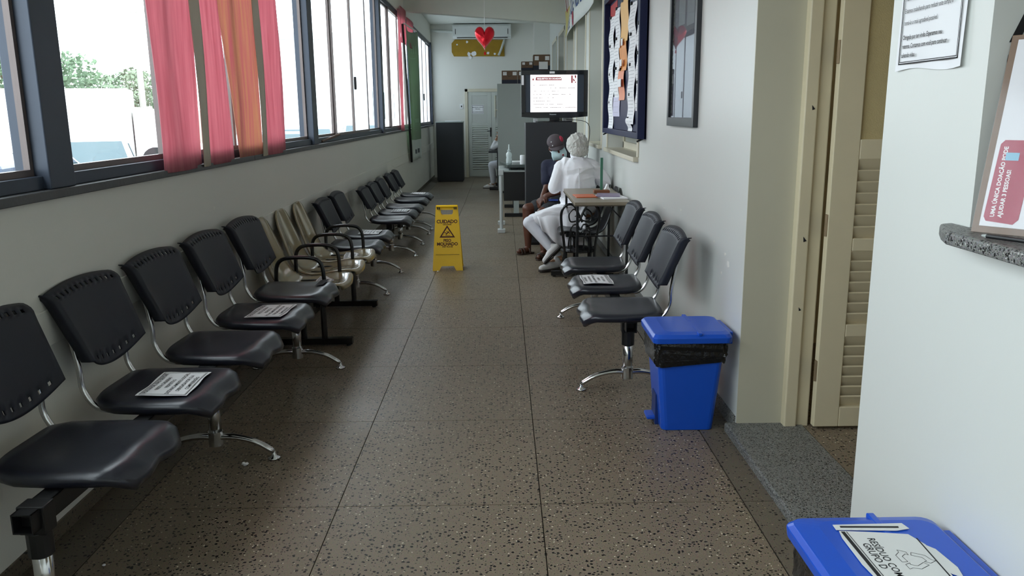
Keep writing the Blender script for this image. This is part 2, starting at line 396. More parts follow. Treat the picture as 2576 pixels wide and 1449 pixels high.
def panel(name, m, y0b, y1b, y0t, y1t, zb=0.0, zt=1.93, x=0.0, th=.004, par=None, oy=5.24, bow=0.0):
    mb = MB(); n = 14
    def fn(u, v):
        vv = v; a = y0b+(y0t-y0b)*min(1, vv*1.0); b = y1b+(y1t-y1b)*min(1, vv*1.0)
        return (x+bow*math.sin(u*math.pi)+.006*math.sin(v*9+u*5), a+(b-a)*u-oy, zb+(zt-zb)*v)
    mb.grid(fn, 7, n); return mb.build(name, m, par, smooth=True, solid=th)
panel('red_panel', REDF, 4.08, 4.60, 4.02, 4.58, par=bl, bow=.015)
panel('cream_strip', CREAMS, 4.59, 4.71, 4.57, 4.72, x=.012, par=bl)
mb = MB(); mb.grid(lambda u, v: (.006*math.sin(u*math.pi)+.004*math.sin(v*7), 4.68*(1-u)+u*(5.15-.09*min(1, v/.46))-5.24, 1.93*v), 7, 24); mb.build('red_panel', REDF, bl, smooth=True, solid=.004)
# the two halves of the split panel touch above z 2.1 and gape below
mb = MB(); mb.grid(lambda u, v: (.004*math.sin(v*8), (5.270-.212*min(1, v/.46))*(1-u)+u*5.765-5.24, 1.93*v), 7, 24)
mb.build('orange_panel', REDO, bl, smooth=True, solid=.004)
panel('cream_strip', CREAMS, 5.74, 5.87, 5.73, 5.88, x=.012, par=bl)
panel('red_panel', REDF, 5.85, 6.40, 5.85, 6.36, par=bl, bow=.012)
MB().box(-.02, 4.0-5.24, 1.90, .03, 6.42-5.24, 1.945).build('track', ALU, bl)
b2 = thing('window_blind', 'narrow dark red curtain strip hanging beside the green banner', 'blind', (XL+.02, 14.0, 1.27))
panel('red_panel', REDF, 13.75, 14.12, 13.75, 14.0, par=b2, oy=14.0, bow=.03)
b3 = thing('window_blind', 'short red cloth flap at the window head above the green banner', 'blind', (XL+.03, 14.9, 2.7))
panel('red_panel', REDF, 14.05, 14.85, 14.02, 14.85, zb=0, zt=.58, par=b3, oy=14.9, bow=.02)
panel('red_panel', REDF, 14.95, 16.0, 14.92, 16.05, zb=0, zt=.50, par=b3, oy=14.9, bow=.03)

# ---- right wall with recessed inner windows
wr = root('wall_right'); T = .35
OPEN = [(6.95, 8.92), (9.52, 10.88), (11.45, 12.7), (13.3, 14.6), (15.3, 16.7), (17.4, 18.8)]
def wbox(y0, y1, z0, z1): MB().box(XR, y0, z0, XR+T, y1, z1).build('wall_piece', WALL_R, wr)
MB().box(XR+.0005, 3.784, .0, XR+.23, 3.7905, 2.2).build('reveal', mat('reveal_paint', '#bdb8a4', .5, var=.05, scale=3), wr)
prev = 3.79
for a, b in OPEN:
    wbox(prev, a, -.02, ZC+.01); wbox(a, b, -.02, 1.15); wbox(a, b, 3.0, ZC+.01); prev = b
wbox(prev, YF+.2, -.02, ZC+.01)
wbox(2.47, 3.79, 2.2, ZC+.01)
wbox(1.965, 2.47, -.02, ZC+.01); wbox(.5, 1.965, -.02, 1.24); wbox(.5, 1.965, 2.5, ZC+.01); wbox(YB-.2, .5, -.02, ZC+.01)
for k, (a, b) in enumerate(OPEN):
    w = root('window_%d' % (7+k))
    s0 = MB(); s0.box(XR-.045, a-.04, 1.135, XR+.2, b+.04, 1.175); s0.build('sill', TRIM, w, bev=.004)
    X0 = XR+.16
    fr = MB()
    for yy in ((a, a+.06), (b-.06, b), ((a+b)/2-.04, (a+b)/2+.04)): fr.box(X0, yy[0], 1.17, X0+.05, yy[1], 3.0)
    fr.box(X0, a, 1.17, X0+.05, b, 1.24); fr.box(X0, a, 2.93, X0+.05, b, 3.0); fr.box(X0, a, 2.0, X0+.05, b, 2.05)
    fr.build('frame', TRIM, w, bev=.004)
    m2 = (a+b)/2
    for ya, yb in ((a+.05, m2-.03), (m2+.03, b-.05)):
        for z0, z1 in ((1.23, 2.01), (2.04, 2.94)):
            MB().box(X0+.02, ya, z0, X0+.028, yb, z1).build('pane', mat('painted_pane', '#b4b7ae', .35, var=.05), w)
    ar = MB(); ar.box(XR-.012, a-.07, 1.175, XR+.0, a, 3.07); ar.box(XR-.012, b, 1.175, XR+.0, b+.07, 3.07); ar.box(XR-.012, a-.07, 3.0, XR, b+.07, 3.07)
    ar.build('architrave', TRIM, w, bev=.003)
# skirting along the right wall
struct(MB().box(XR-.012, 3.80, 0, XR+.01, YF, .07).build('baseboard_right', GRAN, bev=.002))
struct(MB().box(XL-.01, YB, 0, XL+.010, YF, .06).build('baseboard_left', TERRD, bev=.002))

# ---- far wall, end pier, door, back wall
struct(MB().box(XL-.2, YF, -.02, XR+.4, YF+.2, ZC+.01).build('wall_far', WALL))
struct(MB().box(.77, YF-.35, 0, XR+.02, YF+.02, ZC+.01).build('trim_4', WALL))
struct(MB().box(XL-.2, YB-.2, -.02, 4.2, YB, ZC+.01).build('wall_back', WALL))
dr = root('door_1'); yd = YF-.03
fr = MB(); fr.box(-.90, yd-.02, 0, -.83, YF, 2.12); fr.box(.32, yd-.02, 0, .39, YF, 2.12); fr.box(-.90, yd-.02, 2.05, .39, YF, 2.12)
fr.build('door_frame', TRIM, dr, bev=.004)
for lf, (x0, x1) in enumerate(((-.825, -.26), (-.255, .315))):
    lm = MB(); lm.box(x0, yd, .02, x0+.09, yd+.03, 2.05); lm.box(x1-.09, yd, .02, x1, yd+.03, 2.05)
    for z0, z1 in ((.02, .19), (1.24, 1.32), (1.96, 2.05), (.52, .58), (.88, .94)): lm.box(x0+.09, yd, z0, x1-.09, yd+.03, z1)
    lo = lm.build('leaf_frame', GREYPAINT, dr, bev=.003)
    MB().box(x0+.085, yd+.012, 1.31, x1-.085, yd+.02, 1.97).build('upper_panel', mat('pale_panel', '#c3c6c0', .4, var=.03), lo)
    for z0, z1 in ((.19, .52), (.58, .88), (.94, 1.24)):
        for k in range(6):
            zc = z0+(z1-z0)*(k+.5)/6
            MB().obox(((x0+x1)/2, yd+.014, zc), ((x1-x0)/2-.085, .014, .020), Matrix.Rotation(math.radians(-38), 3, 'X')).build('slat', GREYPAINT, lo)
hd = MB(); hd.box(-.30, yd-.012, .98, -.268, yd, 1.2); hd.tube([(-.284, yd-.01, 1.12), (-.284, yd-.045, 1.12), (-.36, yd-.05, 1.115)], .009, 6)
hd.build('handle', BLACKM, dr)
bo = MB(); bo.tube([(-.17, yd-.015, 1.45), (-.17, yd-.015, 1.96)], .012, 6); bo.tube([(-.17, yd-.015, 1.62), (-.10, yd-.02, 1.62)], .01, 6); bo.build('bolt', TRIM, dr)
# ---- doorway on the right with granite threshold, jamb and open louvred leaf
th = MB(); th.box(1.085, 2.40, -.01, 1.46, 3.80, .04); struct(th.build('trim_5', GRAN, bev=.008))
d2 = root('door_2')
jb = MB(); jb.box(1.36, 3.735, .03, 1.42, 3.80, 2.2); jb.box(1.42, 3.755, .03, 1.485, 3.80, 2.2)
jb.box(1.36, 2.47, 2.14, 1.485, 3.735, 2.2); jb.box(1.36, 2.465, .03, 1.485, 2.49, 2.14)
jb.build('jamb', DOORM, d2, bev=.006)
x0, x1, ya, yb = 1.49, 2.33, 3.70, 3.742
lm = MB(); lm.box(x0, ya, .05, x0+.12, yb, 2.13); lm.box(x1-.12, ya, .05, x1, yb, 2.13)
for z0, z1 in ((.05, .15), (.50, .56), (.91, .97), (1.33, 1.42), (2.02, 2.13)): lm.box(x0+.12, ya, z0, x1-.12, yb, z1)
lo = lm.build('leaf_frame', DOORM, d2, bev=.004)
MB().box(x0+.115, ya+.016, 1.41, x1-.115, ya+.024, 2.03).build('upper_pane', mat('ribbed_beige_glass', '#bfae82', .35, var=.08, scale=30, bump=.3, bscale=200), lo)
for z0, z1 in ((.15, .50), (.56, .91), (.97, 1.33)):
    for k in range(7):
        zc = z0+(z1-z0)*(k+.5)/7
        MB().obox(((x0+x1)/2, ya+.022, zc), ((x1-x0)/2-.115, .005, .032), Matrix.Rotation(math.radians(30), 3, 'X')).build('slat', DOORM, lo)
for z in (.28, .98, 1.75):
    h = MB(); h.tube([(1.487, ya+.012, z), (1.487, ya+.012, z+.1)], .009, 8); h.box(1.489, ya+.004, z, 1.4905, yb-.006, z+.1)
    h.build('hinge', mat('worn_steel', '#8d7a60', .5, metal=.6, var=.3), d2)
hl = MB()
for z, s in ((.95, .014), (.62, .010), (1.55, .012)): hl.prism([(1.395, z), (1.395+s, z+s*.4), (1.393, z+s*1.8)], 'y', 3.733, 3.736)
hl.build('screw_hole', INK, d2)
# side room behind the doorway
sr = root('wall_side_room')
MB().box(1.49, 5.2, -.02, 4.2, 5.35, ZC).build('partition', mat('warm_wall', '#cfc5a8', .6, var=.04), sr)
MB().box(4.05, YB, -.02, 4.2, 5.2, ZC).build('outer_wall', MATS['warm_wall'], sr)
MB().box(1.46, YB, -.03, 4.2, 5.2, .035).build('side_floor', TERR, sr)
MB().box(1.49, 2.1, -.02, 4.05, 2.2, ZC).build('divider', MATS['warm_wall'], sr)
MB().box(1.485, 2.2, .03, 1.50, 2.47, ZC).build('inner_skin', MATS['warm_wall'], sr)
for nm, lx, ly in (('side_room', 2.6, 3.3), ('reception', 2.6, .6)):  # unseen tube lamps, added for warm light in the rooms behind the wall
    t = thing('added_room_lamp', 'unseen tube lamp added to light the %s' % nm.replace('_', ' '), 'lamp', (lx, ly, ZC))
    MB().box(-.08, -.65, -.05, .08, .65, -.001).build('housing', TRIM, t, bev=.006)
    mb = MB(); mb.tube([(0, -.6, -.075), (0, .6, -.075)], .018, 10); mb.build('tube', mat('lamp_tube_glow', '#fff0d0', .4, var=.01, emit=14), t)

# ================================================================== BEAM SEATING
def seat_mesh():
    mb = MB(); NU, NV = 15, 15
    def P(i, j):
        u = -1+2*i/(NU-1); v = j/(NV-1)
        x = .205-.43*v
        hw = lerp_list(v, [0, .07, .18, .5, .8, .93, 1], [.160, .208, .232, .237, .228, .205, .165])
        x += .012*(1-v)**3*(1-abs(abs(u)-.55)*2.2)
        z = -.042*max(0, (.15-v)/.15)**2 + .012*max(0, (v-.7)/.3)**2
        z += -.010*(1-u*u)*min(1, v*3)*min(1, (1-v)*4) + .006*math.exp(-((u)/.25)**2)*math.exp(-((v-.08)/.13)**2)
        z -= .012*abs(u)**6
        return Vector((x, u*hw, z))
    top = [[P(i, j) for i in range(NU)] for j in range(NV)]
    idx = lambda i, j: j*NU+i
    vs = [p for r in top for p in r]; fs = [(idx(i, j), idx(i+1, j), idx(i+1, j+1), idx(i, j+1)) for j in range(NV-1) for i in range(NU-1)]
    ring = [(i, 0) for i in range(NU)]+[(NU-1, j) for j in range(1, NV)]+[(i, NV-1) for i in range(NU-2, -1, -1)]+[(0, j) for j in range(NV-2, 0, -1)]
    cur = [idx(*r) for r in ring]; n = len(ring); c = Vector((0, 0, 0))
    for out, dz in ((.007, -.008), (.008, -.018), (.002, -.034), (-.012, -.040)):
        new = []
        for (i, j) in ring:
            p = top[j][i]; d = Vector((p.x-c.x, p.y, 0)).normalized(); vs.append(p+d*out+Vector((0, 0, dz))); new.append(len(vs)-1)
        fs += [(cur[k], cur[(k+1) % n], new[(k+1) % n], new[k]) for k in range(n)]; cur = new
    vs.append(Vector((.02, 0, -.045))); e = len(vs)-1
    fs += [(cur[k], cur[(k+1) % n], e) for k in range(n)]
    mb.add(vs, fs); return mb.mesh('seat', NAVYPL, smooth=True)
def back_mesh():
    mb = MB(); ss = [-1.0, -1.0]+[-1+2*k/24 for k in range(25)][0:0]
    cols = [(-1, -.05), (-1, -.02)]+[(-1+2*k/26, 0) for k in range(27)]+[(1, -.02), (1, -.05)]
    ts = [0, .03, .075, .12, .2, .35, .5, .65, .78, .87, .905, .945, .975, 1.0]
    def P(i, j):
        s, off = cols[i]; t = ts[j]
        zb = .095+.055*s*s; zt = .435-.020*s*s
        hw = .205+.030*t
        if t > .8: hw += .012*((t-.8)/.2)**2
        x = -.262-.095*t+.030*s*s*(1-.5*t)
        if t > .9: x -= .05*((t-.9)/.1)**2*.6
        return (x+off*(1 if t < .95 else .5), s*hw, zb+(zt-zb)*t)
    def skip(i, j):
        c = i-2
        if c < 1 or c > 24: return False
        if j == 10 and c % 2 == 1: return True
        if j == 2 and c % 3 == 1 and 2 < c < 24: return True
        return False
    nu, nv = len(cols), len(ts)
    mb.add([P(i, j) for j in range(nv) for i in range(nu)],
           [(j*nu+i, j*nu+i+1, (j+1)*nu+i+1, (j+1)*nu+i) for j in range(nv-1) for i in range(nu-1) if not skip(i, j)])
    return mb.mesh('backrest', BACKPL, smooth=True)
SEAT_ME, BACK_ME = seat_mesh(), back_mesh()
def curve(pts, n=6):
    P = [Vector(p) for p in pts]; out = []
    for i in range(len(P)-1):
        p0, p1, p2, p3 = P[max(i-1, 0)], P[i], P[i+1], P[min(i+2, len(P)-1)]
        for k in range(n):
            t = k/n; out.append(.5*((2*p1)+(p2-p0)*t+(2*p0-5*p1+4*p2-p3)*t*t+(-p0+3*p1-3*p2+p3)*t**3))
    out.append(P[-1]); return out
TUBE_ME = MB().tube(curve([(.06, 0, -.045), (-.16, 0, -.05), (-.255, 0, -.04), (-.305, 0, .03), (-.312, 0, .12), (-.335, 0, .27)], 5), .011, 8).mesh('back_tube', CHROME, smooth=True)
def foot_me(sgn):
    p = curve([(0, 0, .105), (.08*sgn, 0, .108), (.18*sgn, 0, .085), (.265*sgn, 0, .035)], 4)
    mb = MB().tube(p, [.021]*5+[.019]*4+[.018]*3+[.012], 10, flat=.7); return mb.mesh('foot', CHROME, smooth=True)
FOOT_ME = {1: foot_me(1), -1: foot_me(-1)}
PAD_ME = MB().lathe([(.004, .045), (.010, .03), (.012, .016), (.028, .010), (.030, .0)], 14).mesh('glide', CHROME, smooth=True)
def bench(label, bx, first, pitch, n, legs, z, facing=1, ext=(.12, .12), sdx=.01, bdx=.045, rz=0.0, bs=1.0):
    """facing=+1: seats look to +X. Beam seating: one thing."""
    y0 = first
    t = thing('beam_bench', label, 'bench', (bx, y0, 0), rz if facing == 1 else math.pi, 'black perforated beam benches')
    S = facing
    for k in range(n):
        yy = pitch*k*S
        link('seat', SEAT_ME, t, (sdx, yy, z))
        bo = link('backrest', BACK_ME, t, (bdx, yy, z)); q = bo.modifiers.new('s', 'SOLIDIFY'); q.thickness = .006; q.offset = 0; bo.scale = (1, 1, bs)
        for s in (-1, 1): link('back_tube', TUBE_ME, t, (bdx, yy+.178*s, z)).scale = (1, 1, bs)
        MB().box(-.13, yy-.14, z-.055, .16, yy+.14, z-.043).build('seat_bracket', BLACKM, t)
    zl = z-.05; loc = [(y-y0)*S for y in legs]; lo, hi = min(loc)-ext[0], max(loc)+ext[1]
    bm = MB()
    w, h, th_ = .03, .03, .004
    bm.box(-w, lo, zl-2*h, w, hi, zl-2*h+th_); bm.box(-w, lo, zl-th_, w, hi, zl); bm.box(-w, lo, zl-2*h, -w+th_, hi, zl); bm.box(w-th_, lo, zl-2*h, w, hi, zl)
    bm.build('beam', BLACKM, t)
    for yy in loc:
        c = MB(); c.box(-.04, yy-.03, zl-.085, .04, yy+.03, zl+.004); c.tube([(0, yy, zl-.16), (0, yy, zl-.08)], .036, 12)
        c.build('clamp', BLACKM, t, bev=.004)
        lg = MB().tube([(0, yy, .085), (0, yy, zl-.12)], .028, 14).build('leg', CHROME, t, smooth=True)
        MB().tube([(0, 0, .07), (0, 0, .135)], .034, 14).build('collar', CHROME, lg, loc=(0, yy, 0))
        for s in (1, -1):
            link('foot', FOOT_ME[s], lg, (0, yy, 0))
            link('glide', PAD_ME, lg, (.262*s, yy, 0))
    return t
bA = bench('nearest black beam bench along the window wall, five seats, two with notices', -1.36, 2.53, .612, 5, [2.20, 3.53, 4.89], .50, ext=(.07, .2), rz=math.radians(-1.75))
bD = bench('two-seat black beam bench just past the beige bench', -1.29, 7.17, .62, 2, [6.99, 7.99], .44, bdx=.06, bs=.90)
bE = bench('three-seat black beam bench by the window wall behind the yellow sign', -1.24, 9.05, .62, 3, [8.93, 9.75, 10.6], .425, bs=.78)
bF = bench('farthest two-seat black beam bench along the window wall', -1.24, 11.1, .68, 2, [11.05, 12.1], .425, bs=.78)
bR = bench('three-seat black beam bench against the wall opposite the windows, behind the blue bin', .695, 4.53, .70, 3, [4.42, 6.10], .475, facing=-1, sdx=.05, bdx=.09)

# ---- beige fibreglass bench with black tube arms
def shell_mesh(name, m, sc=1.0):
    prof = [(.235, -.040), (.230, -.010), (.19, .004), (.09, .0), (-.04, -.022), (-.14, -.022), (-.205, .01), (-.25, .08), (-.29, .19), (-.335, .31), (-.36, .39), (-.372, .43)]
    hw = [.165, .205, .230, .238, .235, .23, .225, .215, .205, .185, .15, .08]
    mb = MB(); nu = 13; path = [Vector((a, 0, b)) for a, b in prof]; fine = curve(path, 3); H = []
    for i in range(len(hw)-1):
        for k in range(3): H.append(hw[i]+(hw[i+1]-hw[i])*k/3)
    H.append(hw[-1]); nv = len(fine); vs = []
    for j, p in enumerate(fine):
        a = fine[max(j-1, 0)]; b = fine[min(j+1, nv-1)]; d = (b-a).normalized(); nrm = Vector((-d.z, 0, d.x))
        if nrm.z < 0 and j < nv*.5: nrm = -nrm
        if nrm.x < 0 and j >= nv*.5: nrm = -nrm
        for i in range(nu):
            u = -1+2*i/(nu-1); q = p+nrm*(.032*u*u-.012-.016*abs(u)**6)*min(1, max(0, (j-1)/8))+Vector((-.030*abs(u)**3*max(0, 1-j/7), 0, 0)); vs.append((q.x*sc, u*H[j]*sc, q.z*sc))
    mb.add(vs, [(j*nu+i, j*nu+i+1, (j+1)*nu+i+1, (j+1)*nu+i) for j in range(nv-1) for i in range(nu-1)])
    return mb.mesh(name, m, smooth=True)
SHELL_B, SHELL_K = shell_mesh('seat_shell', BEIGE), shell_mesh('seat_shell', mat('dark_shell', '#1a1a1d', .3, var=.1), .95)
def shell_bench(label, bx, ys, bars, z, facing, me, arms=None, barx=(-.30, .24)):
    t = thing('shell_bench', label, 'bench', (bx, ys[0], 0), 0 if facing == 1 else math.pi)
    S = facing
    for y in ys:
        yy = (y-ys[0])*S
        o = link('seat_shell', me, t, (0, yy, z)); q = o.modifiers.new('s', 'SOLIDIFY'); q.thickness = .009; q.offset = 0
        for q in (-.12, .09): MB().box(-.13, yy+q, z-.06, .15, yy+q+.03, z-.02).build('bracket', BLACKT, t)
    L = [(y-ys[0])*S for y in list(ys)+list(bars)+list(arms or [])]
    bm = MB(); bm.box(-.09, min(L)-.02, z-.10, -.05, max(L)+.02, z-.06); bm.box(.05, min(L)-.02, z-.10, .09, max(L)+.02, z-.06); bm.build('beam', BLACKT, t)
    for y in bars:
        yy = (y-ys[0])*S; lg = MB(); lg.box(barx[0], yy-.025, 0.012, barx[1], yy+.025, .055)
        lg.tube([(-.07, yy, .05), (-.07, yy, z-.08)], .02, 10); lg.tube([(.07, yy, .05), (.07, yy, z-.08)], .02, 10)
        lo = lg.build('leg', BLACKT, t)
        for xx in (barx[0]+.03, barx[1]-.03): MB().tube([(xx, yy, 0), (xx, yy, .013)], .016, 8).build('glide', BLACKM, lo)
    for y in arms or []:
        yy = (y-ys[0])*S
        p = curve([(-.20, yy, z-.08), (-.20, yy, z+.11), (-.17, yy, z+.18), (-.10, yy, z+.20), (.02, yy, z+.20), (.085, yy, z+.175), (.11, yy, z+.10), (.11, yy, z-.08)], 4)
        MB().tube(p, .0135, 10).build('armrest', BLACKT, t, smooth=True)
    return t
bB = shell_bench('glossy beige moulded bench with black tube armrests between black benches', -1.30, [5.55, 6.07, 6.58], [5.40, 6.53], .43, 1, SHELL_B, arms=[5.29, 5.81, 6.33, 6.84], barx=(-.26, .26))
bN = shell_bench('black moulded bench that the two people sit on', .755, [7.92, 8.50, 9.12], [7.72, 9.2], .43, -1, SHELL_K, barx=(-.3, .30))

# ---- social distancing notices on seats
def notice(label, M, group='distancing notices on the seats', seed=0):
    r = random.Random(seed)
    t = thing('seat_notice', label, 'notice', tuple(M.translation), 0, group); Ml = M.copy(); Ml.translation = (0, 0, 0)
    w, h = .29, .195; mb = MB()
    wz = lambda x, y: .0025+.0035*math.sin(x*21+seed)*math.cos(y*17+seed*2)*(.4+abs(x)*3)
    mb.grid(lambda u, v: ((u-.5)*w+.003*math.sin(v*7+seed), (v-.5)*h+.003*math.sin(u*9+seed), wz((u-.5)*w, (v-.5)*h)), 11, 8)
    xf(mb, Ml).build('sheet', PAPER, t, smooth=True)
    b = MB()
    def strip(p, q, wd):
        n = 10; d = Vector((q[0]-p[0], q[1]-p[1])).normalized(); nx, ny = -d.y*wd/2, d.x*wd/2; vs = []; fs = []
        for k in range(n+1):
            x = p[0]+(q[0]-p[0])*k/n; y = p[1]+(q[1]-p[1])*k/n; z = wz(x, y)+.0014; vs += [(x+nx, y+ny, z), (x-nx, y-ny, z)]
        fs = [(2*k, 2*k+1, 2*k+3, 2*k+2) for k in range(n)]; b.add(vs, fs)
    for ins, wd in ((.010, .0022), (.0145, .0012)):
        a, c = w/2-ins, h/2-ins
        for p, q in (((-a, -c), (a, -c)), ((a, -c), (a, c)), ((a, c), (-a, c)), ((-a, c), (-a, -c))): strip(p, q, wd)
    xf(b, Ml).build('border', INK, t)
    lines = ['POR FAVOR, NÃO SENTAR', 'NESTA CADEIRA!', 'RESPEITE O', 'DISTANCIAMENTO SOCIAL.', 'OBRIGADA POR SUA', 'COMPREENSÃO']
    tm = text_mesh([(s, .0205, 0, .066-.0285*k, 'CENTER') for k, s in enumerate(lines)], bold=.012)
    tm.v = [(x, y, wz(x, y)+.0016) for x, y, z in tm.v]
    xf(tm, Ml).build('lettering', INK, t)
    return t
def seatM(bx, y, z, dx=0.0, dy=0.0, rot=0.0, facing=1):
    ex = Vector((0, 1, 0)) if facing == 1 else Vector((0, -1, 0)); ey = Vector((-1, 0, 0)) if facing == 1 else Vector((1, 0, 0))
    R = Matrix.Rotation(rot, 4, 'Z')
    return Matrix.Translation((bx+dx*facing, y+dy, z)) @ R @ frame_mat((0, 0, 0), ex, ey)
notice('paper notice on the second seat of the nearest bench by the windows', seatM(-1.341, 3.142, .500, .02, -.02, .03), seed=1)
notice('paper notice on the fourth seat of the nearest bench by the windows', seatM(-1.304, 4.366, .500, .03, -.02, -.05), seed=2)
notice('paper notice on the first beige seat', seatM(-1.30, 5.55, .424, .10, .0, .06), seed=3)
notice('crumpled paper notice on the last beige seat', seatM(-1.30, 6.58, .424, .10, 0, .1), seed=4)
notice('paper notice on the two-seat black bench beside the beige bench', seatM(-1.29, 7.79, .440, .01, 0, 0), seed=5)
notice('paper notice on the bench behind the yellow sign', seatM(-1.24, 9.67, .426, .02, 0, 0), seed=6)
notice('paper notice on the last seat along the window wall', seatM(-1.24, 11.78, .426, .02, 0, 0), seed=7)
notice('paper notice on the middle seat opposite the windows', seatM(.695, 5.23, .475, .09, 0, 0.02, facing=-1), seed=8)
tp = MB(); tp.grid(lambda u, v: ((u-.5)*.05, (v-.5)*.17+.01*math.sin(u*3), .0015+.006*u*u), 4, 6)
tag(tp.build('tape_strip', INK, loc=(-1.16, 5.10, .499), solid=.001), 'dark tape strip lying on the fifth seat beside the beige bench', 'tape')

# ================================================================== PEDAL BINS
def bin_(label, cx, cy, bag=True):
    t = thing('pedal_bin', label, 'bin', (cx, cy, 0), 0, 'blue pedal bins')
    def ringpts(x0, x1, y0, y1, z, r=.03, n=4):
        out = []
        for (ccx, ccy, a0) in ((x1-r, y1-r, 0), (x0+r, y1-r, 90), (x0+r, y0+r, 180), (x1-r, y0+r, 270)):
            for k in range(n+1):
                a = math.radians(a0+90*k/n); out.append((ccx+r*math.cos(a), ccy+r*math.sin(a), z))
        return out
    def loft(rings, cap0=True, cap1=True):
        n = len(rings[0]); vs = [p for r in rings for p in r]; fs = []
        for i in range(len(rings)-1):
            fs += [(i*n+j, i*n+(j+1) % n, (i+1)*n+(j+1) % n, (i+1)*n+j) for j in range(n)]
        if cap0: fs.append(tuple(range(n))[::-1])
        if cap1: fs.append(tuple((len(rings)-1)*n+j for j in range(n)))
        return MB().add(vs, fs)
    loft([ringpts(-.130, .125, -.130, .130, 0), ringpts(-.168, .165, -.155, .155, .44), ringpts(-.175, .172, -.162, .162, .455)]).build('body', BLUEP, t, bev=.004)
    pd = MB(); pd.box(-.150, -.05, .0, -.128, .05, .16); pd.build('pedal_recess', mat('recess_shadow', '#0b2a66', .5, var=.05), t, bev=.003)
    MB().box(-.19, -.045, .025, -.12, .045, .045).build('pedal', BLUEP, t, bev=.006)
    if bag:
        rr = random.Random(3); rings = []
        for k in range(7):
            zz = .465-.018*k; rg = []
            for (x, y, z) in ringpts(-.178, .174, -.166, .166, zz, n=7):
                s = 1+rr.uniform(-.012, .03)-(.012*(k-3) if k > 4 else 0); rg.append((x*s, y*s, zz+rr.uniform(-.006, .006)-(.02*max(0, -x)/.17 if k > 3 else 0)))
            rings.append(rg)
        loft(rings, False, False).build('bag_liner', BAG, t, smooth=False)
    rings = [ringpts(-.193, .187, -.190, .190, .462, .03), ringpts(-.196, .190, -.193, .193, .490, .03), ringpts(-.184, .182, -.181, .181, .505, .035), ringpts(-.13, .17, -.15, .15, .513, .04)]
    ld = loft(rings).build('lid', BLUEP, t, smooth=False, bev=.003)
    for q in ((.02, -.19, .500, .04, -.05, .514), (.02, .05, .500, .04, .19, .514), (.185, -.12, .44, .205, .12, .500)): MB().box(*q).build('lid_rib', BLUEP, ld, bev=.003)
    return t
bin_('blue pedal bin with black bag liner standing beside the bench', .905, 3.93)
bn = bin_('nearest blue pedal bin with a torn waste label on its lid', .925, 1.77)
# torn label on the near lid
lb = thing('bin_label', 'torn white recycling label stuck on the nearest blue bin lid', 'label', (.925, 1.725, .515))
Ml = Matrix.Rotation(math.radians(-92), 4, 'Z')          # reading direction runs towards the camera
sheet = [(-.135, -.095), (-.10, -.10), (.02, -.098), (.12, -.085), (.128, .05), (.10, .085), (.03, .088), (-.02, .082), (-.07, .09), (-.12, .07), (-.13, -.02)]
xf(MB().prism(sheet, 'z', 0, .0012), Ml).build('sheet', mat('label_paper', '#d9d9d6', .6, var=.06), lb)
sc_ = MB(); sc_.prism([(-.165, -.10), (-.14, -.10), (-.138, .05), (-.148, .085), (-.175, .078)], 'z', 0, .0016); sc_.prism([(-.08, .080), (-.03, .078), (.05, .084), (.075, .108), (.03, .116), (-.05, .104)], 'z', -.0002, .0010)
xf(sc_, Ml).build('torn_scrap', MATS['label_paper'], lb)
bk = MB(); bk.prism([(-.158, -.085), (-.150, -.086), (-.150, .06), (-.158, .062)], 'z', .0016, .0022)
bk.prism([(-.13, -.092), (.115, -.082), (.115, -.073), (-.13, -.083)], 'z', .0013, .0019); bk.prism([(-.13, -.079), (.115, -.069), (.115, -.0675), (-.13, -.0775)], 'z', .0013, .0019)
bk.prism([(-.10, .080), (.09, .078), (.09, .081), (-.10, .083)], 'z', .0013, .0019); bk.prism([(.118, -.07), (.1205, -.07), (.1215, .04), (.119, .04)], 'z', .0013, .0019)
xf(bk, Ml).build('black_border', INK, lb)
tx = text_mesh([('RESÍDUO COMUM', .026, -.10, -.040, 'LEFT'), ('GRUPO D', .026, -.075, -.062, 'LEFT')], bold=.01); tx.v = [(x, y, .0016) for x, y, z in tx.v]
xf(tx, Ml).build('lettering', INK, lb)
# three outlined recycling arrows
ra = MB()
for k in range(3):
    R = Matrix.Rotation(k*2*math.pi/3, 4, 'Z')
    P = [(-.036, -.012), (-.022, .018), (-.002, .024), (.004, .034), (.016, .016), (.008, .002), (.005, .010), (-.012, .006), (-.022, -.018)]
    Q = [Matrix.Translation((.0, .030, 0)) @ R @ Vector((a*.9, b*.9+.018, 0)) for a, b in P]
    for i in range(len(Q)):
        a, b = Q[i], Q[(i+1) % len(Q)]; d = (b-a).normalized(); nn = Vector((-d.y, d.x, 0))*.0006
        ra.add([a+nn+Vector((0, 0, .0017)), a-nn+Vector((0, 0, .0017)), b-nn+Vector((0, 0, .0017)), b+nn+Vector((0, 0, .0017))], [(0, 1, 2, 3)])
xf(ra, Ml).build('recycling_arrows', INK, lb)

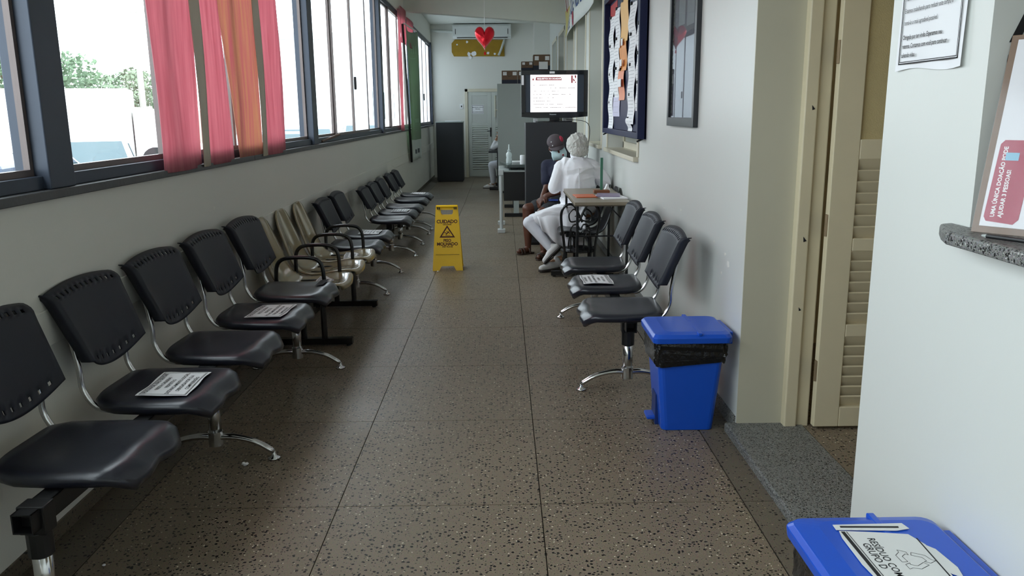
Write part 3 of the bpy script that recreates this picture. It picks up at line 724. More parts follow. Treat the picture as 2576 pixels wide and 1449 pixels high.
# ================================================================== WET FLOOR SIGN
ws = thing('wet_floor_sign', 'yellow folding wet floor sign standing on the floor', 'sign', (-.567, 8.2, 0), math.radians(1.5))
def sign_panel(s):
    mb = MB(); H = .645; tilt = .16*s; th_ = .012
    out = [(-.152, 0), (-.085, 0), (-.062, .045), (.062, .045), (.085, 0), (.152, 0), (.150, .03), (.110, H), (-.110, H), (-.150, .03)]
    hole = [(-.062, .60), (-.060, .565), (-.048, .55), (.048, .55), (.060, .565), (.062, .60)]
    # panel built as two halves around the hand hole
    left = [(-.152, 0), (-.085, 0), (-.062, .045), (0, .045), (0, .55), (-.048, .55), (-.060, .565), (-.062, .60), (0, .60), (0, H), (-.110, H), (-.150, .03)]
    for sx in (1, -1):
        poly = [(x*sx, z) for x, z in left]
        if sx < 0: poly = poly[::-1]
        mb.prism(poly, 'y', 0, th_)
    mb.v = [(x, (y-th_/2)+s*(.13*(1-z/H)), z) for x, y, z in mb.v]; return mb
for s, nm in ((-1, 'front_panel'), (1, 'rear_panel')):
    o = sign_panel(s).build(nm, YEL, ws)
    if s == -1: fp = o
hn = MB(); hn.tube([(-.105, -.004, .632), (.105, -.004, .632)], .016, 10); hn.build('handle', YEL, ws)
sl_ = MB()
for x in (-.092, -.075, .075, .092): sl_.obox((x, -.030, .618), (.005, .004, .012))
sl_.build('slot', INK, ws)
fy = lambda z: -.13*(1-z/.645)-.0072
def on_sign(mb): mb.v = [(x, fy(z)-y, z) for x, y, z in mb.v]; return mb
tx = text_mesh([('CUIDADO', .047, 0, .470, 'CENTER'), ('PISO', .040, 0, .285, 'CENTER'), ('MOLHADO', .043, 0, .250, 'CENTER')], bold=.03, space=.95)
tx2 = text_mesh([('CAUTION', .019, 0, .450, 'CENTER'), ('WET FLOOR', .019, 0, .230, 'CENTER')], bold=.03); tx.add(tx2.v, tx2.f)
tx.v = [(x, .0004, y) for x, y, z in tx.v]; on_sign(tx).build('lettering', DKRED, fp)
tri = MB()
ot = [(-.078, .328), (.078, .328), (0, .448)]; it = [(-.056, .341), (.056, .341), (0, .425)]
for i in range(3):
    j = (i+1) % 3; tri.add([(ot[i][0], .0004, ot[i][1]), (ot[j][0], .0004, ot[j][1]), (it[j][0], .0004, it[j][1]), (it[i][0], .0004, it[i][1])], [(0, 1, 2, 3)])
def seg(mb, a, b, w):
    d = Vector((b[0]-a[0], b[1]-a[1])).normalized(); nx, nz = -d.y*w/2, d.x*w/2
    mb.add([(a[0]+nx, .0005, a[1]+nz), (a[0]-nx, .0005, a[1]-nz), (b[0]-nx, .0005, b[1]-nz), (b[0]+nx, .0005, b[1]+nz)], [(0, 1, 2, 3)])
for a, b, w in (((.018, .385), (-.004, .368), .010), ((-.004, .368), (-.028, .378), .007), ((-.004, .366), (-.016, .350), .007), ((.012, .382), (-.010, .392), .005), ((.016, .378), (.030, .362), .005), ((-.012, .347), (.03, .347), .003), ((-.032, .36), (-.036, .35), .003)): seg(tri, a, b, w)
tri.add([(.023+.006*math.cos(k*math.pi/4), .0005, .396+.006*math.sin(k*math.pi/4)) for k in range(8)], [tuple(range(8))])
on_sign(tri).build('slipping_figure_symbol', DKRED, fp)
gl = MB(); gl.box(-.118, 0, .158, .118, .002, .163); on_sign(gl).build('ridge', mat('yellow_edge', '#a88605', .5), fp)

# ================================================================== CABINET, TELEVISION
cb = thing('tall_cabinet', 'black laminate cabinet carrying the television', 'cabinet', (.568, 9.85, 0))
MB().box(-.298, -.22, .03, .298, .22, 1.435).build('body', DARKCAB, cb, bev=.003)
MB().box(-.28, -.20, 0, .28, .20, .03).build('plinth', BLACKM, cb)
tv = thing('television', 'flat television showing a white slide on the black cabinet', 'television', (.617, 9.86, 1.435), math.radians(2.2))
GLOSSBLK = mat('glossy_black_plastic', '#15171c', .12, var=.05, spec=.6)
cs = MB(); cs.box(-.392, -.03, .065, .392, .05, .595); cs.build('casing', GLOSSBLK, tv, bev=.008)
bz = MB(); bz.box(-.392, -.042, .545, .392, -.028, .595); bz.box(-.392, -.042, .095, -.345, -.028, .545); bz.box(.345, -.042, .095, .392, -.028, .545)
bz.prism([(-.392, .065), (-.2, .050), (.2, .050), (.392, .065), (.392, .118), (-.392, .118)], 'y', -.042, -.028); bz.build('bezel', GLOSSBLK, tv, bev=.003)
sn = MB(); sn.box(-.345, -.031, .118, .345, -.0285, .545); scr = sn.build('screen', mat('screen_dark', '#39424f', .2, var=.03), tv)
MB().box(-.285, -.0335, .118, .267, -.031, .545).build('slide', mat('slide_glow', '#fdf6f6', .5, var=.01, emit=.8), scr)
REDS = mat('slide_red', '#8e1f2c', .5, var=.05, emit=.35)
sp = MB()
sp.prism([(-.223, .483), (.085, .483), (.073, .517), (-.217, .517)], 'y', -.0343, -.0336)
sp.prism([(-.252+.009*math.cos(a)*(1 if a < 3.2 else 1), .489+.008*math.sin(a)) for a in [k*math.pi/5 for k in range(10)]], 'y', -.0343, -.0336); sp.prism([(-.259, .493), (-.245, .493), (-.252, .512)], 'y', -.0343, -.0336)
sp.prism([(.196, .45), (.212, .45), (.212, .535), (.196, .535)], 'y', -.0343, -.0336); sp.prism([(.235, .535), (.252, .535), (.252, .50), (.240, .51)], 'y', -.0343, -.0336)
sp.prism([(.215, .49), (.228, .503), (.228, .488), (.240, .478), (.226, .466)], 'y', -.0343, -.0336); sp.prism([(.236, .452), (.252, .452), (.252, .472), (.246, .464)], 'y', -.0343, -.0336)
sp.build('slide_heading', REDS, scr)
tx = text_mesh([('REQUISITOS DO DOADOR', .0235, -.207, .492, 'LEFT')], bold=.03); tx.v = [(x, -.0346, y) for x, y, z in tx.v]; tx.build('slide_title', mat('slide_white', '#ffffff', .5, var=.01, emit=1.1), scr)
ln = MB(); rr = random.Random(5)
for k, (z, xs) in enumerate(((.425, [(-.25, .0)]), (.39, [(-.05, .14), (.16, .25)]), (.355, [(-.25, .05)]), (.318, [(-.25, -.10), (-.08, .06), (.08, .20)]), (.28, [(-.25, -.12), (-.10, .0)]), (.243, [(-.25, -.05)]), (.205, [(-.25, -.1), (-.09, .0), (.03, .10)]), (.168, [(-.25, .255)]))):
    for a, b in xs:
        x = a
        while x < b:
            w = rr.uniform(.006, .02)
            if rr.random() < .75: ln.box(x, -.0342, z, min(x+w, b), -.0336, z+.005)
            x += w+.005
ln.build('slide_text', mat('slide_grey', '#8a8285', .5, var=.1, emit=.2), scr)
st = MB(); st.box(-.06, -.01, .012, .06, .04, .08); st.prism([(-.2, -.1), (.2, -.1), (.22, .12), (-.22, .12)], 'z', 0, .014); st.build('stand', GLOSSBLK, tv, bev=.004)
lbs = MB(); lbs.box(-.06, -.0435, .558, .0, -.042, .582); lbs.box(-.388, -.0435, .43, -.362, -.042, .54); lbs.build('sticker', PAPER, tv)
MB().prism([(.045, .552), (.13, .552), (.138, .592), (.06, .592)], 'y', -.0435, -.042).build('tape_patch', BLACKM, tv)
tx = text_mesh([('Panasonic', .020, -.02, .085, 'CENTER')], bold=.02); tx.v = [(x, -.0428, y) for x, y, z in tx.v]; tx.build('maker_lettering', mat('silver_print', '#c8ccd0', .4, var=.02), tv)
cbm = MB(); cbm.tube(curve([(.1, .06, .02), (.02, -.1, .03), (-.12, -.17, .006), (-.22, -.1, .01)], 6), .004, 6); cbm.tube(curve([(.15, .06, .03), (.42, .12, -.02), (.425, .12, -.3), (.40, .16, -.55)], 6), .004, 6); cbm.build('cable', BLACKM, tv)
for k, (x, y, w, d, h, lab) in enumerate(((.40, 9.95, .05, .03, .045, 'small white packet on the black cabinet below the television'), (.79, 10.03, .12, .04, .05, 'white carton on the black cabinet beside the television stand'))):
    o = MB().box(-w/2, -d/2, 0, w/2, d/2, h).build('small_packet', PAPER, loc=(x, y, 1.435), bev=.003); tag(o, lab, 'packet')

# ================================================================== GREY CABINET WITH BOXES, FAR CABINET
gc = thing('tall_cabinet', 'tall grey metal cabinet with cartons on top', 'cabinet', (.45, 16.4, 0))
MB().box(-.54, -.28, .04, .60, .28, 2.095).build('body', GREYCAB, gc, bev=.004); MB().box(-.52, -.26, 0, .58, .26, .04).build('plinth', BLACKM, gc)
CARD = mat('brown_cardboard', '#6e5644', .8, var=.12, scale=12); NAVYB = mat('navy_print', '#1d2334', .7, var=.1)
def carton(label, x, y, z, w, d, h, rz=0):
    t = thing('cardboard_box', label, 'box', (x, y, z), rz, 'cartons on the grey cabinet')
    MB().box(-w/2, -d/2, 0, w/2, d/2, h).build('carton', CARD, t, bev=.003)
    MB().box(-w/2-.001, -d/2-.0015, .004, w/2+.001, -d/2+.001, h*.30).build('navy_band', NAVYB, t)
    l = MB(); l.box(-w*.42, -d/2-.002, h*.64, -w*.18, -d/2, h*.9); l.box(w*.2, -d/2-.002, h*.64, w*.45, -d/2, h*.9); l.build('paper_label', PAPER, t)
    s_ = MB(); s_.tube(curve([(-w*.12, -d/2-.001, h*.60), (0, -d/2-.001, h*.56), (w*.12, -d/2-.001, h*.62)], 4), .004, 6); s_.build('hand_hole', INK, t)
    return t
carton('brown carton at the open end of the grey cabinet top', .15, 16.36, 2.096, .30, .36, .245)
carton('brown carton second along the grey cabinet top', .455, 16.36, 2.096, .29, .36, .245)
carton('brown carton at the wall end of the grey cabinet top', .78, 16.36, 2.096, .34, .36, .245)
carton('smaller brown carton stacked behind the topmost carton', .49, 16.40, 2.342, .22, .3, .17)
carton('topmost brown carton with a white paper sheet', .77, 16.34, 2.342, .32, .36, .29)
o = MB().box(-.085, -.002, 0, .085, 0, .14).build('paper_sheet', PAPER, loc=(.80, 16.155, 2.36)); tag(o, 'white paper sheet stuck on the topmost carton', 'paper')
fc = thing('tall_cabinet', 'charcoal cabinet standing against the far wall by the windows', 'cabinet', (-1.21, 19.15, 0))
MB().box(-.30, -.22, .03, .31, .24, 1.34).build('body', DARKCAB, fc, bev=.003); MB().box(-.31, -.23, 1.34, .32, .25, 1.365).build('top', GREYCAB, fc, bev=.003); MB().box(-.28, -.2, 0, .29, .22, .03).build('plinth', BLACKM, fc)
o = MB().box(-.16, -.1, 0, .2, .1, .015).build('paper_stack', PAPER, loc=(-1.15, 19.1, 1.3655), bev=.002); tag(o, 'stack of white papers on the charcoal cabinet', 'paper')
# light switch
sw = thing('light_switch', 'white light switch on the far wall beside the door', 'switch', (-.985, YF, 1.71)); MB().box(-.04, -.012, -.06, .04, 0, .06).build('plate', PAPER, sw, bev=.003); MB().box(-.012, -.018, -.02, .012, -.011, .02).build('rocker', INK, sw)
# door sign
ds = thing('door_sign', 'framed paper sign on the far door', 'sign', (-.59, YF-.022, 1.53)); MB().box(-.143, -.004, 0, .143, 0, .21).build('sheet', PAPER, ds)
fm = MB()
for a in ((-.135, .010, .135, .016), (-.135, .194, .135, .20), (-.135, .010, -.129, .20), (.129, .010, .135, .20)): fm.box(a[0], -.0052, a[1], a[2], -.0042, a[3])
fm.build('border', INK, ds)
tx = text_mesh([('MANTENHA A PORTA', .026, 0, .145, 'CENTER'), ('FECHADA', .026, 0, .105, 'CENTER'), ('AR CONDICIONADO', .026, 0, .035, 'CENTER')], bold=.02); tx.v = [(x, -.0052, y) for x, y, z in tx.v]; tx.build('lettering', INK, ds)

# ================================================================== AIR CONDITIONER, FOIL PANEL, HEART
ac = thing('air_conditioner', 'white split air conditioner high on the far wall', 'air conditioner', (-.45, YF, 3.27))
MB().prism([(0, .02), (0, .33), (-.2, .33), (-.23, .28), (-.23, .06), (-.17, 0), (-.05, 0)], 'x', -.70, .68).build('body', mat('white_appliance', '#d5d8d6', .35, var=.03), ac, bev=.01)
v_ = MB(); v_.box(-.64, -.233, .10, -.625, -.225, .22); v_.box(.60, -.233, .10, .615, -.225, .22); v_.box(-.6, -.21, .015, .6, -.19, .03); v_.build('vent', INK, ac)
MB().box(-.68, -.225, .06, .66, -.222, .063).build('seam', GREYCAB, ac)
pp = MB(); pp.tube([(-.70, -.1, .17), (-1.15, -.09, .20), (-1.23, -.09, .205)], .035, 8); pp.build('pipe', mat('white_lagging', '#bfc4bf', .6, var=.06), ac)
p3_ = MB(); p3_.tube(curve([(.53, -.06, .0), (.50, -.10, -.08), (.44, -.10, -.25), (.38, -.09, -.38)], 5), .028, 8); p3_.build('drain_hose', MATS['white_lagging'], ac, smooth=True)
ypn = thing('foil_panel', 'yellow foam panel with torn white patches on the far wall', 'panel', (-.56, YF-.003, 2.88))
MB().prism([(-.58, 0), (.63, -.005), (.63, .37), (-.55, .385), (-.63, .30), (-.63, .1)], 'y', -.03, 0).build('board', mat('yellow_foam', '#9c7a10', .6, var=.18, scale=7), ypn)
rr = random.Random(9)
for (x, z, r) in ((-.50, .27, .022), (-.26, .33, .03), (-.22, .05, .05), (-.10, .06, .06), (-.19, -.03, .04), (.24, .07, .035), (.40, .05, .03)):
    ptc = MB(); ptc.prism([(x+r*rr.uniform(.7, 1.2)*math.cos(a), z+r*rr.uniform(.7, 1.2)*math.sin(a)) for a in [k*math.pi/5 for k in range(10)]], 'y', -.034, -.0305); ptc.build('torn_patch', PAPER, ypn)
hp = thing('heart_balloon', 'red foil heart balloon hanging from the ceiling', 'balloon', (-.235, 12.0, 2.385))
mb = MB(); nu, nv = 34, 16; vs = []; fs = []
for j in range(nv+1):
    ph = -math.pi/2+math.pi*j/nv
    for i in range(nu):
        a = 2*math.pi*i/nu; x = 16*math.sin(a)**3; z = 13*math.cos(a)-5*math.cos(2*a)-2*math.cos(3*a)-math.cos(4*a)
        r = math.cos(ph)**.55
        vs.append((x/17*.150*r, .105*math.sin(ph)*(1+.10*math.sin(7*a)*r*r), .19+(z+2.5)/14.5*.165*r))
for j in range(nv):
    fs += [(j*nu+i, j*nu+(i+1) % nu, (j+1)*nu+(i+1) % nu, (j+1)*nu+i) for i in range(nu)]
mb.add(vs, fs).build('balloon', mat('red_foil', '#cf1426', .22, metal=.55, var=.12, bump=.25, bscale=18), hp, smooth=True)
tl = MB(); tl.prism([(-.010, .012), (.010, .012), (.016, -.03), (-.012, -.03)], 'y', -.002, .002); tl.build('tail', MATS['red_foil'], hp)
MB().tube([(0, 0, .33), (0, 0, ZC-2.385)], .002, 5).build('string', PAPER, hp)
sp2 = thing('hanging_streamer', 'small red paper streamer hanging from the ceiling above the heart', 'decoration', (-.215, 9.0, 2.745)); mb = MB(); mb.grid(lambda u, v: (.05*(u-.5)+.02*math.sin(v*9), .01*math.sin(v*14), .30*v), 3, 10); mb.build('ribbon', MATS['red_foil'], sp2, solid=.001); MB().tube([(0, 0, .29), (0, 0, ZC-2.76)], .0015, 5).build('string', PAPER, sp2)

# ================================================================== GREEN BANNER
gb = thing('wall_banner', 'tall green banner hanging by the far windows', 'banner', (XL+.05, 15.5, .70))
mb = MB()
def gfn(u, v):
    y = (14.78+1.70*u)*(1-v)+(14.12+1.98*u)*v-15.5; z = (.03-.05*u)*(1-v)+(2.30+.06*u-.18*math.sin(u*math.pi)*.35)*v
    return (.03+.03*math.sin(u*6+v*2), y, z)
mb.grid(gfn, 12, 26); m_g = mat('green_print', '#86a382', .5, var=.3, scale=2.2, trans=.3)
mb.m = [0 if (k//11) > 3 else 1 for k in range(len(mb.f))]
mb.build('cloth', [m_g, mat('banner_white', '#c9d2cc', .6, var=.05)], gb, smooth=True, solid=.003, fix=False)
def gprint(x0, x1, z0, z1, m, name):
    b = MB(); b.grid(lambda u, v: (lambda p: (p[0]+.004, p[1], p[2]))(gfn(x0+(x1-x0)*u, z0+(z1-z0)*v)), 5, 4); b.build(name, m, gb)
for k in range(7): gprint(.12+.11*k, .12+.11*k+.06, .84, .90, mat('pale_green_print', '#8fb391', .6), 'print')
for (a, b, c, d) in ((.3, .8, .80, .806), (.1, .22, .66, .70), (.1, .25, .60, .605), (.6, .9, .30, .33), (.35, .75, .23, .235)): gprint(a, b, c, d, MATS['pale_green_print'], 'print')
for (a, b) in ((.15, .3), (.42, .55), (.68, .88)): gprint(a, b, .05, .085, mat('dark_logo_print', '#3a4148', .6), 'logo')
MB().tube([(.03, -1.40, 2.31), (.03, .62, 2.37)], .014, 8).build('top_rod', PAPER, gb)
MB().tube([(.01, -.70, .0), (.01, -1.40, 2.3)], .02, 8).build('side_pole', BLACKM, gb)

# ================================================================== NOTICE BOARD
nb = thing('notice_board', 'navy framed notice board covered with pinned papers', 'notice board', (XR, 7.70, 1.335))
NAVY = mat('navy_paint', '#10183f', .5, var=.1, scale=8, spec=.3)
Y0, Y1, H = -1.145, 1.145, 1.34
MB().box(-.014, Y0, 0, -.001, Y1, H).build('backing', NAVY, nb)
for q in ((Y0, 0, Y0+.05, H), (Y1-.05, 0, Y1, H), (Y0+.05, 0, Y1-.05, .05), (Y0+.05, H-.05, Y1-.05, H)): MB().box(-.072, q[0], q[1], -.0, q[2], q[3]).build('frame_bar', NAVY, nb, bev=.004)
def bpaper(y, z, w, h, m, nm='pinned_paper', curl=.014, seed=0, rows=0, clip=True):
    b = MB(); sw = lambda v: .012*math.sin(v*5+seed*1.7)
    px_ = lambda u, v: -.018-curl*(.5+.5*math.sin((v+seed*.13)*6))-.012*u*(1-u)*4
    b.grid(lambda u, v: (px_(u, v), y+w*(u-.5)+sw(v), z+h*v), 6, 10)
    o = b.build(nm, m, nb, smooth=True)
    if rows:
        l = MB(); r2 = random.Random(seed)
        for k in range(rows):
            zz = (k+.7)/(rows+.6); wd = r2.uniform(.5, .8)
            l.grid(lambda u, v: (px_(.1+wd*u, zz+.02*v)-.0012, y+w*(.1+wd*u-.5)+sw(zz), z+h*(zz+.012*v)), 5, 2)
        l.build('print', mat('grey_print', '#9a9da1', .7, var=.2), o)
    if clip:
        c = MB(); c.box(-.045, y-.03, z+h-.012, -.03, y+.03, z+h+.012); c.build('clip', INK, o)
    return o
for k in range(4): bpaper(.86, .86-.275*k, .36, .275, PAPER, seed=k, rows=9)
for k in range(3): bpaper(.45, .90-.275*k, .33, .275, PAPER, seed=k+5, rows=8)
bpaper(.0, .83, .46, .36, mat('pale_orange_leaflet', '#e8b56c', .5, var=.12), seed=11); bpaper(.05, .58, .44, .28, mat('orange_leaflet', '#d98a35', .5, var=.25, scale=10), seed=12); bpaper(.13, .32, .38, .28, mat('salmon_leaflet', '#e08c68', .5, var=.2), seed=13)
for k, (yy, zz, ww, hh) in enumerate(((.10, .79, .09, .07), (-.06, .80, .09, .06), (.12, .60, .12, .06), (-.02, .62, .1, .06), (.05, .44, .20, .07))):
    MB().box(-.056, yy-ww/2, zz, -.052, yy+ww/2, zz+hh).build('leaflet_label', PAPER, nb)
for k in range(4): bpaper(-.47, .86-.25*k, .38, .25, PAPER, seed=k+15, rows=8)
bpaper(-.42, .03, .24, .13, PAPER, seed=20, rows=4, curl=.025)
for k in range(3): bpaper(-.88, .68-.23*k, .30, .23, PAPER, seed=k+22, rows=6)
bpaper(.50, .17, .5, .19, mat('lilac_sheet', '#c9c6dc', .6, var=.05), seed=30, rows=3, curl=.003, clip=False)
MB().box(-.017, .55, 1.05, -.0142, 1.05, 1.27).build('red_sheet', mat('red_paper', '#b02428', .6), nb)
tx = text_mesh([('AVISOS', .17, 0, 0, 'CENTER')], bold=.0); tx = xf(tx, frame_mat((-.0150, -.55, 1.12), (0, -1, 0), (0, 0, 1))); tx.build('heading', mat('pale_letters', '#aeb6c6', .6), nb)
for yy in (Y0+.03, Y1-.05): MB().tube([(-.02, yy, .002), (-.07, yy, -.02)], .008, 6).build('hook', BLACKM, nb)

# ---- framed glass poster
pf = thing('framed_poster', 'black framed poster behind glass on the wall', 'picture', (XR, 5.22, 1.456))
for q in ((-.39, 0, -.345, 1.25), (.345, 0, .39, 1.25), (-.345, 0, .345, .055), (-.345, 1.195, .345, 1.25)): MB().box(-.03, q[0], q[1], 0, q[2], q[3]).build('frame_bar', mat('black_frame', '#1d1f25', .3, var=.08), pf, bev=.002)
MB().box(-.010, -.345, .055, -.002, .345, 1.195).build('print_sheet', mat('dark_mauve_print', '#4b4556', .5, var=.15, scale=3), pf)
pr = MB(); pr.box(-.0115, .0, .62, -.0102, .18, .80); pr.box(-.0115, -.25, .60, -.0102, -.05, .84); pr.build('pale_photo', mat('pale_photo_print', '#8f9499', .5, var=.3, scale=14), pf)
tx = text_mesh([('DOADOR DE SANGUE', .085, 0, 0, 'LEFT')], bold=.03); tx = xf(tx, frame_mat((-.0112, .325, .08), (0, 0, 1), (0, 1, 0), (-1, 0, 0))); 
tx.build('lettering', mat('pale_green_letters', '#8c9a84', .5, var=.1), pf)
MB().box(-.020, -.345, .055, -.017, .345, 1.195).build('glass', glassmat('poster_glass', (.96, .97, .98), .14, .01), pf)

# ---- hand painted banner on the right wall
hb = thing('painted_banner', 'white hand painted banner with blue lettering on the wall', 'banner', (XR-.05, 12.3, 2.78))
mb = MB(); bfn = lambda u, v: (.03*math.sin(u*7+v*3)-.01, -2.3+4.6*u, (.02-.03*u)+.78*v+.02*math.sin(u*5)); mb.grid(bfn, 24, 8)
mb.build('cloth', mat('banner_cloth', '#dfe3e0', .7, var=.04), hb, smooth=True, solid=.002)
def bletter(lines, m, nm, bold=.0):
    t_ = text_mesh(lines, bold=bold); t_.v = [(bfn((x)/4.6, y/.78)[0]-.006, bfn(x/4.6, y/.78)[1], bfn(x/4.6, y/.78)[2]) for x, y, z in [(4.6-a, b, c) for a, b, c in t_.v]]
    t_.build(nm, m, hb)
PBLUE = mat('blue_paint', '#2c4a86', .7, var=.25)
bletter([('DOE SANGUE', .34, 1.15, .46, 'LEFT'), ('SALVE VIDAS!', .30, 1.45, .20, 'LEFT'), ('DOE      JÁ', .2, 1.2, .04, 'LEFT')], PBLUE, 'blue_lettering', .015)
bletter([('O', .42, .22, .42, 'LEFT')], mat('red_paint', '#a32632', .7), 'red_lettering', .02)
bletter([('♥', .2, 1.95, .03, 'LEFT')], MATS['red_paint'], 'heart_symbol', .02)
yb_ = MB(); yb_.grid(lambda u, v: (lambda p: (p[0]-.005, p[1], p[2]))(bfn(.80+.19*u, .05+.55*v)), 6, 5); yb_.build('yellow_patch', mat('yellow_paint', '#c9c079', .7, var=.15), hb)

# ================================================================== COUNTER
ct = MB(); ct.prism([(1.045, .45), (1.045, 1.90), (1.065, 1.955), (1.10, 2.03), (1.14, 2.045), (1.14, 1.962), (1.70, 1.962), (1.70, .45)], 'z', 1.235, 1.268)
tag(ct.build('granite_counter', GRAN, bev=.008, seg=3), 'speckled granite counter ledge projecting from the wall opening', 'counter')
po = thing('poster_stand', 'clear stand with a blood donation leaflet leaning on the counter', 'leaflet stand', (1.105, 1.885, 1.2695))
LT = frame_mat((0, 0, 0), (.6157, -.788, 0), (.189, .148, .971))
BRN = mat('brown_board', '#7d6350', .5, var=.15)
xf(MB().box(-.008, -.004, -.012, .33, .46, 0), LT).build('board', BRN, po, bev=.002)
xf(MB().box(.008, .014, 0, .318, .448, .0015), LT).build('leaflet', mat('leaflet_paper', '#e9e7ea', .5, var=.02), po)
PINK = mat('rose_print', '#b04a5e', .5, var=.06)
mbp = MB(); mbp.prism([(.020, .026), (.078, .022), (.088, .034), (.092, .215), (.026, .215), (.018, .205), (.014, .036)], 'z', .0016, .0022); xf(mbp, LT).build('rose_panel', PINK, po)
def rotl(lines, m, nm, bold=.02):
    t_ = text_mesh(lines, bold=bold); t_.v = [(-y, x, .0025) for x, y, z in t_.v]; xf(t_, LT).build(nm, m, po)
rotl([('UMA ÚNICA DOAÇÃO PODE', .0125, .036, -.036, 'LEFT'), ('AJUDAR 3 PESSOAS!', .0125, .036, -.052, 'LEFT')], mat('white_print', '#f4f0f0', .5), 'panel_lettering', .03)
rotl([('POR QUE DOAR SANGUE?', .008, .03, -.118, 'LEFT'), ('O QUE É FEITO COM O SANGUE DOADO?', .008, .235, -.075, 'LEFT')], INK, 'leaflet_heading', .03)
l = MB(); rr = random.Random(2)
for k in range(7):
    x = .128+.009*k; l.box(x, .03, .0018, x+.003, .03+rr.uniform(.12, .17), .0023); x = .085+.009*k; l.box(x, .24, .0018, x+.003, .24+rr.uniform(.13, .19), .0023)
xf(l, LT).build('leaflet_text', mat('grey_text', '#8b8b92', .6), po)
ic = MB(); ic.box(.034, .168, .0023, .062, .186, .0028); xf(ic, LT).build('bag_icon', mat('pale_blue_print', '#8fc1da', .5), po)
xf(MB().box(-.006, -.002, .006, .328, .455, .008), LT).build('acrylic_sheet', glassmat('acrylic', (.97, .97, .97), .015, .1), po)
pn = thing('pen', 'black pen lying on the granite counter', 'pen', (1.10, 1.70, 1.268)); mb = MB(); mb.tube([(-.03, .075, .006), (.02, -.03, .006), (.05, -.09, .006)], .005, 8); mb.build('barrel', BLACKM, pn); MB().tube([(-.035, .086, .006), (-.030, .075, .006)], [.002, .005], 8).build('tip', GREYCAB, pn)
wlt = thing('wall_lettering', 'large black letters on the reveal of the counter opening', 'lettering', (1.19, 1.9635, 1.62))
for ch, sz, x, z in (('A', .125, 1.19, 1.705), ('O', .115, 1.182, 1.62)):
    lt = text_mesh([(ch, sz, x-1.19, z-1.62, 'LEFT')], bold=.035); lt.v = [(x_, 0, y_) for x_, y_, z_ in lt.v]; lt.build('letter', INK, wlt)
# paper notice on the near wall
wn = thing('wall_notice', 'white bordered paper notice taped to the near wall', 'notice', (XR-.002, 2.235, 1.655))
WM = frame_mat((0, 0, 0), (0, -1, 0), (0, 0, 1))
mb = MB(); mb.grid(lambda u, v: ((u-.5)*.345, v*.48+.006*math.sin(u*6)*(1-v), -.003+.005*(1-v)*(u-.5)**2*8+.002*math.sin(u*8)), 10, 8); mb.v = [(x, y, abs(z)+.001) for x, y, z in mb.v]
xf(mb, WM).build('sheet', PAPER, wn, smooth=True)
b = MB()
for ins, wd in ((.018, .003), (.024, .0015)):
    a = .345/2-ins
    for (p0, p1, q0, q1) in ((-a, ins, a, ins+wd), (-a, .48-ins, a, .48-ins+wd), (-a, ins, -a+wd, .48-ins), (a-wd, ins, a, .48-ins)): b.box(p0, p1, .0085, q0, q1, .009)
xf(b, WM).build('border', INK, wn)
L_ = [('Seu  tempo  de  espera  no', .232), ('Hemocentro é de aproximadamente 60', .2), ('Estamos trabalhando para reduzir este tempo e', .168), ('torná-lo o mais agradável possível.', .136)]
tx = text_mesh([(s, .0175, 0, z-.012, 'LEFT') for s, z in L_], shear=.15); t2 = text_mesh([('Obrigado por ter vindo. Esperamos seu', .0175, 0, .085, 'LEFT'), ('retorno. Contamos com você para continuar', .0175, 0, .061, 'LEFT'), ('salvando vidas.', .0175, 0, .037, 'LEFT')], bold=.012); tx.add(t2.v, t2.f)
tx.v = [(-.140+x*.74, y, .009) for x, y, z in tx.v]; xf(tx, WM).build('lettering', INK, wn)

# ================================================================== TABLE, ITS THINGS, IRON CHAIR
tb = thing('side_table', 'small wooden table with thin black legs against the wall', 'table', (.85, 7.55, 0))
WOODT = mat('worn_table_top', '#8d8270', .35, var=.15, scale=5, stretch=(1, 6, 1))
MB().box(-.24, -.64, .765, .24, .66, .80).build('tabletop', WOODT, tb, bev=.003)
MB().box(-.243, -.645, .766, .243, .665, .775).build('edge_band', mat('edge_wood', '#4c4334', .6, var=.2), tb)
for x, y in ((-.215, -.61), (.215, -.61), (-.215, .62), (.215, .62)): MB().box(x-.011, y-.011, 0, x+.011, y+.011, .766).build('leg', BLACKT, tb)
fm = MB()
fm.box(-.215, -.617, .50, .215, -.603, .512); fm.box(-.215, .613, .50, .215, .627, .512); fm.box(-.22, -.61, .745, -.205, .62, .766); fm.box(.205, -.61, .745, .22, .62, .766)
fm.bar((.215, -.61, .60), (.06, -.61, .76), .01, .01); fm.build('frame_rail', BLACKT, tb)
tl_ = thing('desk_signpost', 'green stick standing in a brown block on the small table', 'stand', (.93, 7.72, .80)); MB().box(-.075, -.05, 0, .075, .05, .03).build('base', mat('brown_block', '#7a4a2e', .5, var=.1), tl_, bev=.006); MB().box(-.012, -.010, .03, .012, .010, .33).build('stick', mat('green_stick', '#3f7a63', .4, var=.1), tl_)
def flat(name, label, cat, x, y, w, d, h, m, rz=0, z=.80):
    o = MB().box(-w/2, -d/2, 0, w/2, d/2, h).build(name, m, loc=(x, y, z), bev=.002); o.rotation_euler = (0, 0, rz); return tag(o, label, cat)
flat('folder', 'white folder lying on the small table edge', 'folder', .97, 7.28, .22, .31, .012, PAPER, .12)
flat('magazine', 'orange magazine on the small table', 'magazine', .745, 7.42, .19, .27, .008, mat('orange_cover', '#d2673a', .4, var=.15), .05)
flat('magazine', 'purple and white magazine on the white folder', 'magazine', .95, 7.36, .21, .27, .008, mat('purple_cover', '#8d7f9c', .4, var=.3, scale=12), -.15, .813)
cd = MB(); cd.prism([(-.03, 0), (.03, 0), (.002, .06), (-.002, .06)], 'y', -.04, .04); tag(cd.build('folded_card', PAPER, loc=(1.02, 8.0, .80)), 'white folded card standing on the small table by the wall', 'card')
